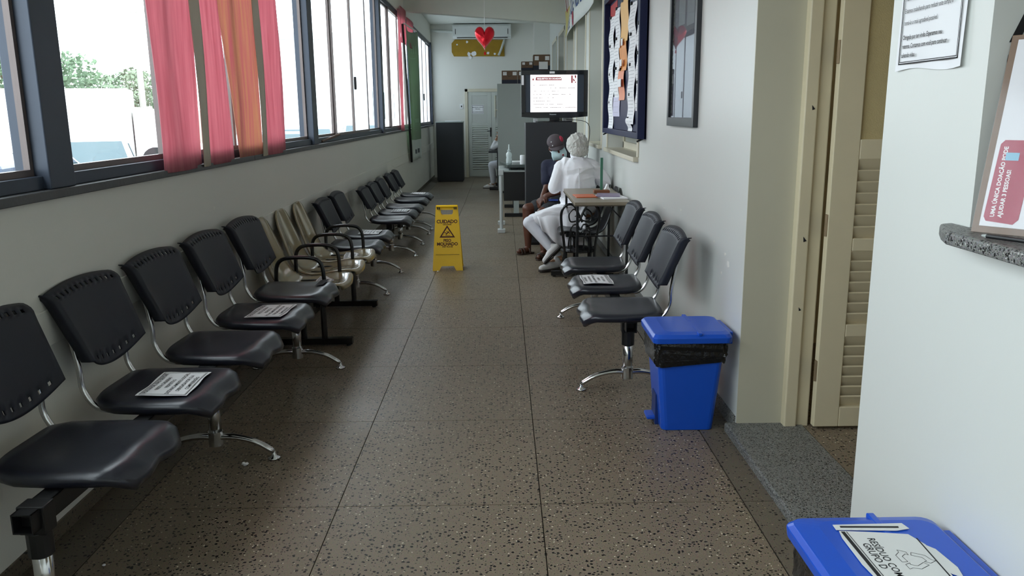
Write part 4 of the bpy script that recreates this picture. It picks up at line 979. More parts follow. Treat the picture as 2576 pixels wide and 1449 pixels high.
ic = thing('iron_chair', 'black wrought iron chair with a scrolled hoop back under the small table', 'chair', (.72, 7.72, 0))
def tubep(nm, pts, r, n=6, par=ic): return MB().tube(curve(pts, n), r, 8).build(nm, BLACKT, par, smooth=True)
tubep('back_hoop', [(-.13, -.10, .0), (-.145, -.11, .30), (-.175, -.14, .52), (-.175, -.15, .64), (-.13, -.155, .705), (-.06, -.155, .70), (-.01, -.15, .60), (.02, -.15, .545)], .0125)
tubep('back_hoop', [(.13, -.10, .0), (.145, -.11, .30), (.175, -.14, .52), (.175, -.15, .64), (.13, -.155, .705), (.06, -.155, .70), (.01, -.15, .60), (-.02, -.15, .545)], .0125)
for s in (-1, 1):
    tubep('scroll', [(s*.02, -.15, .56), (s*.09, -.15, .55), (s*.105, -.15, .62), (s*.06, -.15, .665), (s*.03, -.15, .63), (s*.05, -.15, .595)], .007)
    tubep('scroll', [(s*.005, -.148, .47), (s*.03, -.148, .52), (s*.08, -.146, .50), (s*.10, -.142, .40), (s*.11, -.13, .30)], .008)
    tubep('scroll', [(s*.05, -.146, .45), (s*.02, -.146, .46), (s*.015, -.146, .43), (s*.045, -.146, .41), (s*.06, -.145, .44)], .005)
    for x in (.035, .085): tubep('back_bar', [(s*x, -.145, .47), (s*x*1.02, -.135, .36), (s*x*1.02, -.115, .25)], .006)
    tubep('leg', [(s*.12, .14, .255), (s*.135, .16, .12), (s*.15, .17, 0)], .0115)
tubep('seat_ring', [(.16*math.cos(a), .03+.15*math.sin(a), .255) for a in [k*math.pi/6 for k in range(13)]], .012, 3)
MB().lathe([(.145, .255), (.152, .262), (.148, .275), (.10, .280), (.01, .280)], 20, (0, .03, 0)).build('seat', BLACKM, ic, smooth=True)

# ================================================================== DESKS BEYOND
WHT = mat('white_tube', '#c4c7c6', .35, var=.05)
da = thing('white_leg_desk', 'desk with white tube legs and black front panel past the television', 'desk', (.35, 11.1, 0))
MB().box(-.40, -.42, .795, .40, .42, .815).build('desktop', GREYCAB, da, bev=.003)
for x, y in ((-.375, -.40), (.375, -.40), (-.375, .40), (.375, .40)):
    lg = MB().tube([(x, y, .03), (x, y, .80)], .022, 10).build('leg', WHT, da); MB().box(x-.05, y-.06, 0, x+.05, y+.06, .05).build('foot', WHT, lg, bev=.006)
    MB().box(x-.032, y-.032, .755, x+.032, y+.032, .825).build('corner_joint', WHT, lg, bev=.004)
MB().box(-.34, -.405, .42, .38, -.385, .795).build('front_panel', BLACKM, da)
rs = MB(); rs.prism([(-.29, -.40), (.39, -.40), (.39, .38), (-.39, .38)], 'z', .852, .885); rs.box(-.27, -.36, .815, -.25, .3, .852); rs.box(.3, -.36, .815, .32, .3, .852); rs.build('riser_shelf', mat('dark_glass_shelf', '#4a5352', .15, var=.1), da)
cbm = MB()
for k in range(3): cbm.tube(curve([(-.15+.05*k, -.38, .822), (-.08+.04*k, -.40, .826), (-.02+.06*k, -.415, .80), (.0+.06*k, -.42, .62-.05*k), (.01+.05*k, -.42, .52)], 5), .004, 6)
cbm.build('cable', BLACKM, da)
bt = thing('squeeze_bottle', 'clear plastic squeeze bottle with pointed nozzle on the desk shelf', 'bottle', (.085, 10.98, .885))
CLR = mat('milky_plastic', '#dfe7e6', .25, var=.04, trans=.4)
MB().lathe([(.036, 0), (.040, .01), (.040, .06), (.034, .08), (.040, .11), (.037, .135), (.020, .155), (.018, .165)], 18).build('bottle_body', CLR, bt, smooth=True)
MB().lathe([(.022, .163), (.022, .180), (.010, .186), (.006, .25), (.003, .255)], 14).build('nozzle', CLR, bt, smooth=True)
flat('keyboard', 'white keyboard lying on the desk shelf behind the bottle', 'keyboard', .34, 11.2, .42, .16, .02, PAPER, 0, .8855)
o = MB().lathe([(.03, 0), (.032, .005), (.032, .11), (.028, .12)], 16).build('paper_cup', PAPER, loc=(.26, 10.80, .8855), smooth=True); tag(o, 'white cup on the desk shelf beside the black cabinet', 'cup')
db = thing('grey_desk', 'grey desk with T shaped feet behind the white leg desk', 'desk', (.42, 13.0, 0))
MB().box(-.42, -.7, .72, .5, .68, .75).build('desktop', GREYCAB, db, bev=.003)
for yy, m in ((-.62, GREYCAB), (.6, BLACKM)):
    lg = MB(); lg.box(-.26, yy-.02, .04, -.18, yy+.02, .72); lg.build('leg', m, db); MB().box(-.40, yy-.03, 0, .0, yy+.03, .055).build('foot_bar', BLACKM, db, bev=.006)
fd = thing('far_desk', 'dark desk at the far end beside the grey cabinet', 'desk', (.1, 17.3, 0))
MB().box(-.385, -.55, .755, .5, .6, .79).build('desktop', DARKCAB, fd, bev=.003)
for yy in (-.5, .55):
    MB().box(-.215, yy-.02, .04, -.12, yy+.02, .755).build('leg', DARKCAB, fd); MB().box(-.375, yy-.03, 0, .2, yy+.03, .06).build('foot_bar', BLACKM, fd, bev=.008)
# litter
for k, (x, y, s, lab) in enumerate(((-1.18, 3.45, .016, 'crumpled white paper scrap on the floor under the nearest bench'), (-.66, 8.02, .010, 'tiny white scrap on the floor beside the yellow sign'), (-1.42, 2.62, .007, 'tiny pale crumb on the floor below the first seat'))):
    mb = MB(); mb.ell((0, 0, s*.45), (s, s*.8, s*.45), 7, 5); r2 = random.Random(k); mb.v = [(a*r2.uniform(.6, 1.3), b*r2.uniform(.6, 1.3), max(0, c*r2.uniform(.6, 1.3))) for a, b, c in mb.v]
    tag(mb.build('paper_scrap', PAPER, loc=(x, y, 0.0005)), lab, 'litter')

# ================================================================== PEOPLE
SKIN_D = mat('dark_skin', '#5a3424', .5, var=.1); SKIN_L = mat('light_skin', '#b98a6c', .5, var=.08)
COAT = mat('white_cotton', '#eeeef2', .8, var=.03, bump=.35, bscale=16); TROUS = mat('white_trousers', '#e2e4ec', .8, var=.03, bump=.2, bscale=20)
SHOE = mat('white_shoe', '#d6d4d2', .5, var=.05); SOLE = mat('dark_sole', '#3b3734', .7, var=.15)
CAPN = mat('bouffant_cap', '#cfcfc8', .7, var=.08, bump=.9, bscale=45, trans=.15)
TSH = mat('navy_tshirt', '#191c33', .85, var=.08, bump=.3, bscale=18); SHORT = mat('patterned_shorts', '#2b2c30', .8, var=.6, scale=14, bump=.3)
CAPM = mat('cap_cloth', '#4a4145', .8, var=.12); CAPR = mat('cap_red', '#a01f3a', .7); MASK = mat('mask_blue', '#c2dde0', .6, var=.04); SAND = mat('brown_sandal', '#3a2a20', .6, var=.2)
def hand(mb, wrist, d, nrm, s=1.0, curl=.6):
    """palm, four fingers of different lengths and a thumb, curling towards nrm"""
    d = Vector(d).normalized(); nrm = Vector(nrm); nrm = (nrm-d*nrm.dot(d)).normalized(); side = d.cross(nrm); w = Vector(wrist)
    R = Matrix((d, side, nrm)).transposed()
    mb.ell(w+d*.045*s, (.052*s, .040*s, .017*s), 12, 8, R)
    for k, L in enumerate((.072, .082, .076, .060)):
        b = w+d*.082*s+side*(.030-.020*k)*s; a1 = curl*.5; dirs = [d*math.cos(a1)+nrm*math.sin(a1), d*math.cos(curl*1.5)+nrm*math.sin(curl*1.5), d*math.cos(curl*2.3)+nrm*math.sin(curl*2.3)]
        p = b
        for q, dd in enumerate(dirs):
            e = p+dd*L*s*(.45, .32, .25)[q]; mb.cap(p, e, (.0095-.001*q)*s, (.009-.001*q)*s, 8); p = e
    t0 = w+d*.02*s+side*.034*s; t1 = t0+(d*.6+side*.6+nrm*.35).normalized()*.042*s; t2 = t1+(d*.85+side*.05+nrm*.5).normalized()*.032*s
    mb.cap(t0, t1, .0125*s, .0105*s, 8); mb.cap(t1, t2, .0105*s, .008*s, 8)
def head(mb, c, face, up=(0, 0, 1), s=1.0):
    f = Vector(face).normalized(); u = Vector(up); u = (u-f*u.dot(f)).normalized(); sd = f.cross(u); R = Matrix((sd, f, u)).transposed(); c = Vector(c)
    mb.ell(c+u*.02*s, (.076*s, .094*s, .098*s), 18, 12, R); mb.ell(c+f*.028*s-u*.055*s, (.058*s, .066*s, .068*s), 14, 10, R)
    mb.cap(c+f*.092*s+u*.008*s, c+f*.108*s-u*.026*s, .010*s, .015*s, 8)                       # nose
    mb.ell(c+f*.083*s+u*.030*s, (.055*s, .016*s, .012*s), 10, 6, R)                              # brow
    mb.ell(c+f*.086*s-u*.060*s, (.026*s, .012*s, .008*s), 8, 6, R); mb.ell(c+f*.083*s-u*.072*s, (.024*s, .012*s, .008*s), 8, 6, R); mb.ell(c+f*.078*s-u*.100*s, (.026*s, .02*s, .018*s), 8, 6, R)
    for q in (-1, 1): mb.ell(c+sd*.078*s*q-u*.012*s, (.012*s, .022*s, .032*s), 8, 6, R)
    return R
def shoe(par, heel, toe, up, m=SHOE, sole=SOLE, w=.043, sandal=False):
    heel = Vector(heel); toe = Vector(toe); d = (toe-heel); L = d.length; d.normalize(); u = Vector(up); u = (u-d*u.dot(d)).normalized(); sd = d.cross(u)
    M = frame_mat(heel, d, sd, u); out = [(0, 0, .7), (.02, .62, .85), (.08, .8, .9), (.4, .82, 1), (.62, 1, 1), (.82, .92, 1), (.94, .62, 1), (1.0, .12, 1)]
    pts = [(a*L, b*w) for a, b, _ in out]+[(a*L, -b*w) for a, b, _ in out[::-1]]
    so = xf(MB().prism(pts, 'z', 0, .016), M).build('sole', sole, par, bev=.003)
    mb = MB()
    if sandal:
        for a in (.62, .78, .3):
            ww = w*.95; mb.tube(curve([M @ Vector((a*L, -ww, .012)), M @ Vector((a*L, -ww*.6, .055)), M @ Vector((a*L, 0, .068)), M @ Vector((a*L, ww*.6, .055)), M @ Vector((a*L, ww, .012))], 4), .012, 6, flat=.6)
        mb.build('strap', sole, par, smooth=True); return
    mb.cap(M @ Vector((.045, 0, .045)), M @ Vector((L*.55, 0, .040)), .040, .040, 14); mb.cap(M @ Vector((L*.55, 0, .036)), M @ Vector((L-.035, 0, .030)), .039, .028, 14); mb.cap(M @ Vector((.05, 0, .05)), M @ Vector((.07, 0, .085)), .036, .036, 12)
    blob(mb, 'shoe_upper', m, par, .007, 3)

# ---- the nurse: back to the camera, leaning towards the man, legs out to the aisle
b = MB()
head(b, (.765, 8.50, 1.195), (-.30, .92, -.22)); b.cap((.765, 8.46, 1.03), (.765, 8.48, 1.14), .055, .05)
b.ell((.765, 8.42, .92), (.14, .088, .16)); b.ell((.775, 8.40, .72), (.135, .09, .16)); b.ell((.79, 8.40, .56), (.17, .15, .11))
SH = {-1: (.60, 8.44, 1.00), 1: (.925, 8.44, 1.00)}; EL = {-1: (.525, 8.38, .80), 1: (1.055, 8.46, .86)}; WR = {-1: (.60, 8.60, .80), 1: (.93, 8.68, .86)}
for s in (-1, 1):
    b.cap(SH[s], EL[s], .048, .040); b.cap(EL[s], WR[s], .038, .027); hand(b, WR[s], Vector(WR[s])-Vector(EL[s])+Vector((-.05, .1, 0)), (0, .1, -1), .95, .5)
KN = {-1: (.265, 8.16, .465), 1: (.31, 8.33, .47)}; AN = {-1: (.50, 8.03, .185), 1: (.565, 8.10, .105)}
for s in (-1, 1):
    hp_ = Vector((.76, 8.40+.09*s, .545)); b.cap(hp_, KN[s], .082, .056); b.cap(KN[s], AN[s], .054, .034)
b.cap(AN[-1], (.425, 7.99, .115), .032, .026); b.cap(AN[1], (.43, 7.98, .055), .034, .026)
nu_ = blob(b, 'person', SKIN_L, None, .007, 4)
tag(nu_, 'person in white coat and hair cap seated, back turned, legs crossed', 'person')
c = MB()     # coat: torso, sleeves, skirt over thighs
c.ell((.765, 8.425, .955), (.185, .125, .135)); c.ell((.772, 8.41, .80), (.183, .138, .24)); c.ell((.785, 8.395, .62), (.195, .17, .16)); c.cap((.64, 8.44, 1.015), (.89, 8.44, 1.015), .068, .068); c.cap((.765, 8.45, 1.04), (.765, 8.465, 1.085), .075, .060)
for s in (-1, 1):
    c.cap(SH[s], EL[s], .072, .066); c.cap(EL[s], Vector(EL[s])+(Vector(WR[s])-Vector(EL[s]))*.55, .064, .050)
for s in (-1, 1):
    hp_ = Vector((.74, 8.38+.09*s, .55)); k = Vector(KN[s]); c.cap(hp_, hp_+(k-hp_)*.86, .115, .078)
c.ell((.585, 8.24, .435), (.17, .07, .15), 14, 8, Matrix.Rotation(math.radians(14), 3, 'Y')); c.ell((.46, 8.19, .47), (.13, .07, .10)); c.ell((.70, 8.30, .45), (.13, .08, .16))
co = blob(c, 'coat', COAT, nu_, .008, 3)
folds(co, .026, 3, [((1, .2, .9), 17, 1), ((-1, .3, .8), 14, .9), ((.2, .1, 1), 30, .4)])
tex = bpy.data.textures.new('cloth_folds', 'CLOUDS'); tex.noise_scale = .09
def skirt(u, v):
    X = .325+.50*u; top = Vector((X, 8.30+.03*u, .555+.10*u)); zb = .40-.17*min(1, u*2.2)+.02*max(0, u-.6)
    bot = Vector((X+.06*(1-u)+.01*math.sin(u*17), 8.02+.03*u+.024*math.sin(u*17)+.010*math.sin(u*31), zb))
    mid = Vector((X+.01, 8.03+.05*u+.012*math.sin(u*17+.6), (.56+.06*u)))
    return top*(1-v)**2+mid*2*v*(1-v)*1.0+bot*v*v
sk = MB(); sk.grid(skirt, 30, 14); sk.build('coat_skirt', COAT, nu_, smooth=True, solid=.005)
sm = MB(); sm.tube([(.768, 8.285, 1.0), (.772, 8.272, .88), (.776, 8.262, .76)], .004, 6); sm.build('back_seam', COAT, nu_)
fl_ = MB(); fl_.prism([(.70, 1.055), (.765, 1.03), (.83, 1.055), (.815, 1.10), (.765, 1.105), (.715, 1.10)], 'y', 8.350, 8.372); fl_.build('collar', COAT, nu_, bev=.006)
MB().box(.69, 8.255, .70, .86, 8.268, .735).build('belt', COAT, nu_, bev=.004)
t_ = MB()
for s in (-1, 1):
    t_.cap((.72, 8.38+.08*s, .53), KN[s], .09, .068); t_.cap(KN[s], Vector(AN[s])+(Vector(KN[s])-Vector(AN[s]))*.08, .066, .043)
blob(t_, 'trousers', TROUS, nu_, .008, 3)
shoe(nu_, (.585, 8.03, .235), (.405, 7.94, .075), (-.35, .55, .75)); shoe(nu_, (.585, 8.10, .012), (.345, 7.90, .012), (0, 0, 1))
cpb = MB(); cpb.ell((.765, 8.475, 1.225), (.112, .122, .112), 22, 14); cpb.ell((.78, 8.43, 1.165), (.098, .09, .075), 18, 10)
cp = blob(cpb, 'hair_cap', CAPN, nu_, .006, 2); folds(cp, .014, 5, [((1, 0, .25), 60, 1), ((.5, .6, .7), 75, .8), ((-.6, .3, .8), 50, .8)]); q = cp.modifiers.new('d', 'DISPLACE'); tx_ = bpy.data.textures.new('cap_gathers', 'CLOUDS'); tx_.noise_scale = .02; q.texture = tx_; q.strength = .014

# ---- the man: cap, mask, navy shirt, shorts; hands clasped
b = MB(); FC = Vector((.16, -.93, -.36)); UPM = Vector((-.26, -.2, .95)); HC = Vector((.590, 9.06, 1.185))
R_ = head(b, HC, FC, UPM); b.cap((.635, 9.16, .99), (.605, 9.10, 1.12), .060, .055)
b.ell((.645, 9.17, .88), (.15, .12, .17)); b.ell((.66, 9.18, .70), (.14, .12, .16)); b.ell((.68, 9.16, .55), (.16, .17, .11))
SH = {-1: (.50, 9.20, .965), 1: (.77, 9.06, .965)}; EL = {-1: (.49, 9.10, .735), 1: (.72, 8.93, .735)}; WR = {-1: (.435, 8.985, .635), 1: (.475, 8.945, .655)}
for s in (-1, 1):
    b.cap(SH[s], EL[s], .052, .043); b.cap(EL[s], WR[s], .042, .030)
hand(b, WR[-1], (-.35, -.45, -.6), (.65, .1, -.5), 1.05, .75); hand(b, WR[1], (-.8, -.15, -.6), (.0, .6, -.7), 1.05, .75)
KN = {-1: (.275, 9.07, .50), 1: (.425, 8.84, .478)}; AN = {-1: (.275, 9.04, .10), 1: (.435, 8.74, .10)}
for s in (-1, 1):
    hp_ = Vector((.68, 9.15-.09*s, .535)); b.cap(hp_, KN[s], .085, .064); b.cap(KN[s], Vector(KN[s])*.55+Vector(AN[s])*.45, .062, .058); b.cap(Vector(KN[s])*.6+Vector(AN[s])*.4, AN[s], .060, .036)
for s, tip in ((-1, (.17, 8.96, .035)), (1, (.375, 8.59, .035))):
    a = Vector(AN[s]); b.cap(a, (a.x, a.y, .05), .036, .034); b.cap((a.x, a.y, .048), tip, .036, .026)
mn = blob(b, 'person', SKIN_D, None, .007, 3)
tag(mn, 'person in a cap, pale mask and navy shirt seated with clasped hands', 'person')
c = MB(); c.ell((.645, 9.17, .89), (.172, .14, .155)); c.ell((.66, 9.18, .72), (.162, .14, .20)); c.cap(SH[-1], SH[1], .075, .075); c.cap((.635, 9.16, .99), (.628, 9.15, 1.035), .08, .07)
for s in (-1, 1): c.cap(SH[s], Vector(SH[s])+(Vector(EL[s])-Vector(SH[s]))*.72, .074, .070)
ts_ = blob(c, 'tshirt', TSH, mn, .008, 3); q = ts_.modifiers.new('d', 'DISPLACE'); q.texture = tex; q.strength = .016
c = MB()
for s in (-1, 1): hp_ = Vector((.68, 9.15-.09*s, .535)); c.cap(hp_, hp_+(Vector(KN[s])-hp_)*.74, .112, .095)
c.ell((.68, 9.16, .56), (.18, .19, .13)); blob(c, 'shorts', SHORT, mn, .008, 3)
o = MB(); o.prism([(.50, 8.90), (.60, 8.88), (.61, 8.95), (.52, 8.97)], 'z', .605, .62); o.build('blue_stripe', mat('blue_stripe_cloth', '#24408f', .7), mn)
sdv, fv, uv = R_.col[0], R_.col[1], R_.col[2]
cpb = MB(); cpb.ell(HC+uv*.045-fv*.004, (.092, .108, .088), 22, 14, R_)
cut = MB(); cut.add(cpb.v, cpb.f); me = cut.mesh('cap', CAPM, smooth=True); bmm = bmesh.new(); bmm.from_mesh(me)
pl = HC+uv*.048+fv*.02; bmesh.ops.bisect_plane(bmm, geom=bmm.verts[:]+bmm.edges[:]+bmm.faces[:], plane_co=pl, plane_no=(uv+fv*.22).normalized(), clear_inner=True); bmm.to_mesh(me); bmm.free()
cap_ = link('cap', me, mn, solid=.004)
br = MB(); 
def bfn2(u, v):
    a = math.radians(-78+156*u); r = .088+v*.062*math.cos(a)**.8
    return HC+sdv*(math.sin(a)*.086*(1-.05*v))+fv*(.012+.095*math.cos(a)+v*.055*math.cos(a))+uv*(.046-.022*v-.020*math.sin(a)**2)
br.grid(bfn2, 13, 4); br.build('brim', CAPM, cap_, smooth=True, solid=.004)
pt = MB(); pt.ell(HC+uv*.085-sdv*(.062)+fv*.035, (.026, .045, .034), 12, 8, R_); pt.build('red_patch', CAPR, cap_, smooth=True)
em = MB()
for (a, b_, r) in ((-.045, .062, .009), (-.015, .075, .008), (.01, .072, .005), (-.05, .098, .008)): em.ell(HC+fv*(.103-abs(a)*.35-(b_-.06)*.5)-sdv*a+uv*b_, (r, .004, r), 8, 6, R_)
em.build('emblem', PAPER, cap_)
mk = MB(); mk.grid(lambda u, v: HC+sdv*((u-.5)*.172*(1-.25*abs(v-.5)))+uv*(.0-.118*v)+fv*(.078+.052*math.cos((u-.5)*2.7)*math.sin(.25+v*2.5)), 13, 10); mk_o = mk.build('face_mask', MASK, mn, smooth=True, solid=.003)
vl = MB(); vl.ell(HC-sdv*.036-uv*.060+fv*.122, (.017, .010, .017), 14, 8, R_); vl.build('valve_rim', PAPER, mk_o, smooth=True); vl = MB(); vl.ell(HC-sdv*.036-uv*.060+fv*.128, (.012, .009, .012), 14, 8, R_); vl.build('valve', mat('valve_red', '#7c1626', .5), mk_o, smooth=True)
stp = MB(); stp.tube(curve([HC+sdv*-.07-uv*.03+fv*.07, HC+sdv*-.082-uv*.02, HC+sdv*-.06-uv*.0-fv*.085], 4), .003, 6); stp.tube(curve([HC+sdv*.07-uv*.03+fv*.07, HC+sdv*.082-uv*.02, HC+sdv*.06-uv*.0-fv*.085], 4), .003, 6); stp.build('mask_strap', PAPER, mk_o)
ey = MB()
for s in (-1, 1): ey.ell(HC+sdv*.032*s+uv*.016+fv*.080, (.013, .010, .009), 10, 8, R_)
ey.build('eyes', mat('eye_white', '#b5aca4', .3), mn, smooth=True)
shoe(mn, (.335, 9.06, .0), (.15, 8.95, .0), (0, 0, 1), SAND, SAND, .045, True); shoe(mn, (.455, 8.80, .0), (.365, 8.56, .0), (0, 0, 1), SAND, SAND, .045, True)

# ---- third person, almost hidden by the grey cabinet at the far desk
b = MB(); head(b, (.16, 17.30, 1.24), (-.95, -.1, -.25)); b.cap((.17, 17.3, 1.05), (.165, 17.3, 1.18), .055, .05); b.ell((.19, 17.3, .93), (.11, .17, .18)); b.ell((.21, 17.3, .72), (.11, .15, .17)); b.ell((.22, 17.3, .56), (.15, .17, .11))
ARM = {-1: ((.16, 17.10, 1.02), (-.19, 17.16, .845), (-.12, 17.15, 1.03)), 1: ((.16, 17.5, 1.02), (-.02, 17.5, .84), (-.14, 17.35, .83))}
for s, (a, e, w) in ARM.items(): b.cap(a, e, .048, .040); b.cap(e, w, .038, .028); hand(b, w, Vector(w)-Vector(e), (-.2, 0, 0) if s == -1 else (0, 0, -1), .95, .7)
for s in (-1, 1):
    k = Vector((-.235, 17.3+.12*s, .48)); a = Vector((-.19+.02*s, 17.3+.12*s, .10)); b.cap((.2, 17.3+.09*s, .54), k, .082, .056); b.cap(k, a, .054, .036); b.cap(a, a+Vector((-.12, 0, -.06)), .034, .026)
p3 = blob(b, 'person', SKIN_L, None, .009, 3); tag(p3, 'person in white sleeves mostly hidden behind the tall grey cabinet', 'person')
c = MB(); c.ell((.19, 17.3, .94), (.135, .19, .17)); c.ell((.21, 17.3, .74), (.14, .175, .2))
for s, (a, e, w) in ARM.items(): c.cap(a, e, .07, .062); c.cap(e, Vector(e)+(Vector(w)-Vector(e))*.62, .06, .045)
blob(c, 'coat', COAT, p3, .010, 3)
c = MB()
for s in (-1, 1):
    k = Vector((-.235, 17.3+.12*s, .48)); a = Vector((-.19+.02*s, 17.3+.12*s, .13)); c.cap((.2, 17.3+.09*s, .54), k, .095, .07); c.cap(k, a, .068, .048)
blob(c, 'trousers', TROUS, p3, .010, 3)
for s in (-1, 1): shoe(p3, (-.16+.02*s, 17.3+.12*s, 0), (-.40+.02*s, 17.3+.12*s, 0), (0, 0, 1))
hr = MB(); hr.ell((.175, 17.3, 1.265), (.10, .09, .105), 16, 10); hr.build('hair', mat('dark_hair', '#2a201a', .6), p3, smooth=True)
fs_ = thing('stool', 'dark stool under the person at the far desk', 'stool', (.24, 17.3, 0)); MB().lathe([(.18, .42), (.19, .43), (.19, .45), (.17, .458)], 20).build('seat', BLACKM, fs_); 
for a in range(4): MB().tube([(.14*math.cos(a*1.571+.8), .14*math.sin(a*1.571+.8), .42), (.18*math.cos(a*1.571+.8), .18*math.sin(a*1.571+.8), 0)], .012, 8).build('leg', BLACKM, fs_)

# ================================================================== OUTSIDE
GZ = -.22
struct(MB().box(-60, -30, GZ-.2, -1.87, 90, GZ).build('ground', mat('pale_asphalt', '#a8a6a2', .9, var=.12, scale=2)))
def car(label, x, y, rz, col, L=4.1, Wd=1.7, Hh=1.42):
    t = thing('parked_car', label, 'car', (x, y, GZ), rz, 'cars parked outside the windows'); P = mat('car_'+col.strip('#'), col, .25, var=.03, coat=.6); GL = mat('car_glass', '#2f4850', .08, var=.1, spec=.5)
    prof = [(-L/2, .30), (-L/2, .72), (-L/2+.35, .88), (-L/2+.55, .92), (L/2-1.15, .92), (L/2-.15, .80), (L/2, .62), (L/2, .30)]
    MB().prism(prof, 'y', -Wd/2, Wd/2).build('body', P, t, bev=.06, seg=3)
    cab = [(-L/2+.25, .88), (-L/2+.75, Hh-.02), (L/2-1.95, Hh), (L/2-1.05, .90)]
    vs = [(a, s*(Wd/2-.06-(z-.88)*.22), z) for s in (-1, 1) for a, z in cab]
    MB().add(vs, [(0, 1, 2, 3), (7, 6, 5, 4), (0, 4, 5, 1), (1, 5, 6, 2), (2, 6, 7, 3), (3, 7, 4, 0)]).build('cabin', P, t, bev=.05, seg=3)
    def quad(c4, nm): MB().add(c4, [(0, 1, 2, 3)]).build(nm, GL, t, solid=.012)
    ws_ = lambda z: Wd/2-.045-(z-.88)*.22
    quad([(L/2-1.12, -ws_(.95)+.12, .955), (L/2-1.12, ws_(.95)-.12, .955), (L/2-1.83, ws_(1.35)-.1, Hh-.055), (L/2-1.83, -ws_(1.35)+.1, Hh-.055)], 'windscreen')
    quad([(-L/2+.31, -ws_(.95)+.12, .96), (-L/2+.31, ws_(.95)-.12, .96), (-L/2+.68, ws_(1.35)-.1, Hh-.09), (-L/2+.68, -ws_(1.35)+.1, Hh-.09)], 'rear_window')
    for s in (-1, 1):
        for a0, a1, b0, b1 in ((-L/2+.62, -.32, -L/2+.92, -.30), (-.24, L/2-1.32, -.22, L/2-1.95)):
            quad([(a0, s*(ws_(.94)+.004), .95), (a1, s*(ws_(.94)+.004), .95), (b1, s*(ws_(1.33)+.004), Hh-.09), (b0, s*(ws_(1.33)+.004), Hh-.09)], 'side_window')
        for xx in (-L/2+.75, L/2-.8): 
            wl_ = MB(); wl_.tube([(xx, s*(Wd/2-.17), .31), (xx, s*(Wd/2+.01), .31)], .31, 20); wo = wl_.build('wheel', BLACKM, t); MB().tube([(xx, s*(Wd/2+.005), .31), (xx, s*(Wd/2+.018), .31)], .19, 14).build('hubcap', GREYCAB, wo)
        MB().ell((L/2-1.25, s*(Wd/2+.06), .98), (.08, .07, .06)).build('side_mirror', P, t, smooth=True)
        MB().obox((L/2-.10, s*(Wd/2-.28), .70), (.06, .17, .07)).build('headlamp', PAPER, t, bev=.03)
car('grey car nearest the windows beside the thick post', -4.9, 8.0, math.radians(95), '#56627a')
car('white car facing the windows left of the red blind', -6.9, 13.6, math.radians(-62), '#f1f1f1')
car('white car seen just past the red blind', -4.9, 17.6, math.radians(-78), '#7d8898')
car('silver car parked beyond the central windows', -5.4, 23.0, math.radians(-75), '#6f7a88')
car('pale car parked beyond the windows near the banner', -5.0, 30.0, math.radians(-80), '#8b95a2')
# white van, boundary wall, trees, lamp post, buildings
vn = thing('white_van', 'white box van parked behind the cars', 'van', (-13.2, 26.5, GZ), math.radians(20)); PW = mat('van_white', '#f2f2f0', .4, var=.02)
MB().box(-2.6, -1.0, .45, 1.4, 1.0, 2.6).build('box_body', PW, vn, bev=.05); MB().prism([(1.45, .45), (2.9, .45), (2.9, 1.15), (2.3, 1.95), (1.45, 2.05)], 'y', -.95, .95).build('cab', PW, vn, bev=.06); MB().add([(2.87, -.8, 1.2), (2.87, .8, 1.2), (2.35, .75, 1.88), (2.35, -.75, 1.88)], [(0, 1, 2, 3)]).build('windscreen', MATS['car_glass'], vn, solid=.02)
for xx in (-1.7, 2.0):
    for s in (-1, 1): MB().tube([(xx, s*.75, .4), (xx, s*1.02, .4)], .4, 18).build('wheel', BLACKM, vn)
bw = thing('boundary_wall', 'long pale boundary wall across the street', 'wall', (-20, 38, GZ)); PALE = mat('pale_render', '#a19e97', .9, var=.08, scale=1.2)
MB().box(-.15, -40, 0, .15, 40, 2.1).build('wall_panel', PALE, bw)
for k in range(14): MB().box(-.25, -39+6*k, 0, .25, -38.6+6*k, 2.3).build('pier', PALE, bw)
LEAF = [mat('leaf_%d' % k, c_, .8, var=.3, scale=3) for k, c_ in enumerate(('#5d7458', '#72826a', '#566f58'))]
def tree(label, x, y, h, r, seed):
    rr = random.Random(seed); t = thing('tree', label, 'tree', (x, y, GZ), 0, 'trees across the street')
    tr = MB(); tr.tube(curve([(0, 0, 0), (.1, .05, h*.3), (-.05, .1, h*.62)], 4), [.2, .19, .18, .17, .16, .15, .14, .13, .10], 8); 
    for k in range(4): a = k*1.6; tr.tube([(0, 0, h*.45), (r*.5*math.cos(a), r*.5*math.sin(a), h*.72)], [.09, .04], 6)
    tr.build('trunk', mat('bark', '#6b5a48', .9, var=.2), t)
    lf = MB()
    for k in range(2600):
        a = rr.uniform(0, 6.283); ph = math.asin(rr.uniform(-.75, 1)); q = rr.uniform(.55, 1.0)**.5
        c_ = Vector((r*q*math.cos(ph)*math.cos(a), r*q*math.cos(ph)*math.sin(a), h*.68+h*.34*q*math.sin(ph)))
        c_ += Vector((math.sin(c_.y*2.1), math.cos(c_.x*1.9), math.sin(c_.x*2.3+c_.y)))*.25
        s = rr.uniform(.10, .2); d1 = Vector((rr.gauss(0, 1), rr.gauss(0, 1), rr.gauss(0, .6))).normalized(); d2 = d1.orthogonal().normalized()
        lf.mi = 0; lf.add([c_-d1*s, c_-d2*s*.5+Vector((0, 0, .02)), c_+d1*s, c_+d2*s*.5+Vector((0, 0, -.02))], [(0, 1, 2, 3)])
    o = lf.build('foliage', LEAF[seed % 3], t, fix=False); o['kind'] = 'stuff'
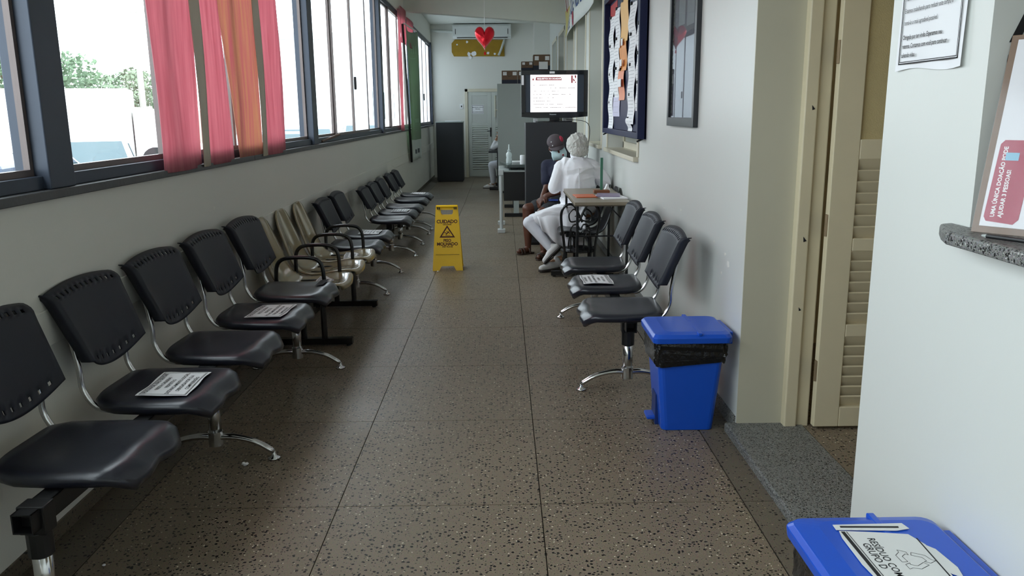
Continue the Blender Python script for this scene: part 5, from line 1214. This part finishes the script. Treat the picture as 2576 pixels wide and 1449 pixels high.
for k, (x, y, h, r, lab) in enumerate(((-23.5, 41, 5.4, 3.4, 'broad tree beyond the wall between post and blind'), (-27.5, 47.5, 5.0, 3.0, 'second broad tree behind the boundary wall'), (-23.5, 34.6, 4.6, 2.4, 'tree behind the boundary wall near the window post'), (-23, 29.3, 4.4, 2.3, 'tree at the near end of the boundary wall'), (-24.5, 55, 4.6, 2.8, 'round tree seen past the red blind'))): tree(lab, x, y, h, r, k)
lp = thing('lamp_post', 'tall pale street lamp post outside the windows', 'lamp post', (-5.9, 28.0, GZ)); MB().tube([(0, 0, 0), (0, 0, 7.5)], [.11, .07], 10).build('pole', mat('pale_post', '#c8d2d4', .5, var=.05), lp); MB().tube(curve([(0, 0, 7.4), (.5, -.1, 7.9), (1.6, -.2, 8.0)], 4), .04, 8).build('arm', MATS['pale_post'], lp); MB().ell((1.8, -.2, 7.98), (.35, .12, .09)).build('lantern', MATS['pale_post'], lp)
up = thing('utility_pole', 'pale concrete pole by the trees across the street', 'pole', (-18.6, 43.5, GZ)); MB().tube([(0, 0, 0), (0, 0, 8)], [.18, .12], 10).build('pole', PALE, up); MB().box(-.9, -.06, 6.9, .9, .06, 7.05).build('crossarm', PALE, up)
bd = thing('low_building', 'pale low building with tiled eaves across the street', 'building', (-16.5, 73, GZ))
MB().box(-4, -13, 0, 3.5, 22, 4.6).build('wall', PALE, bd); MB().prism([(-4.6, 4.6), (4.3, 4.6), (4.3, 4.75), (0, 6.2), (-4.6, 4.75)], 'y', -13.6, 22.6).build('roof', mat('weathered_tiles', '#b7a79a', .9, var=.2), bd)
for k in range(8):
    f = MB().box(3.5, -11.5+4.2*k, 1.3, 3.56, -9.7+4.2*k, 2.9).build('window', GREYCAB, bd); MB().box(3.56, -11.4+4.2*k, 1.4, 3.58, -10.65+4.2*k, 2.8).build('pane', MATS['car_glass'], f); MB().box(3.56, -10.55+4.2*k, 1.4, 3.58, -9.8+4.2*k, 2.8).build('pane', MATS['car_glass'], f)
b2_ = thing('low_building', 'white building with flat roof beyond the far windows', 'building', (-9.0, 44, GZ)); MB().box(-3, -4, 0, 2.6, 14, 5.2).build('wall', PW, b2_); MB().box(-3.3, -4.3, 5.2, 2.9, 14.3, 5.5).build('roof', GREYCAB, b2_)
for k in range(4):
    f = MB().box(2.6, -3+4*k, 1.4, 2.66, -1.2+4*k, 3.0).build('window', GREYCAB, b2_); MB().box(2.66, -2.9+4*k, 1.5, 2.68, -1.3+4*k, 2.9).build('pane', MATS['car_glass'], f)
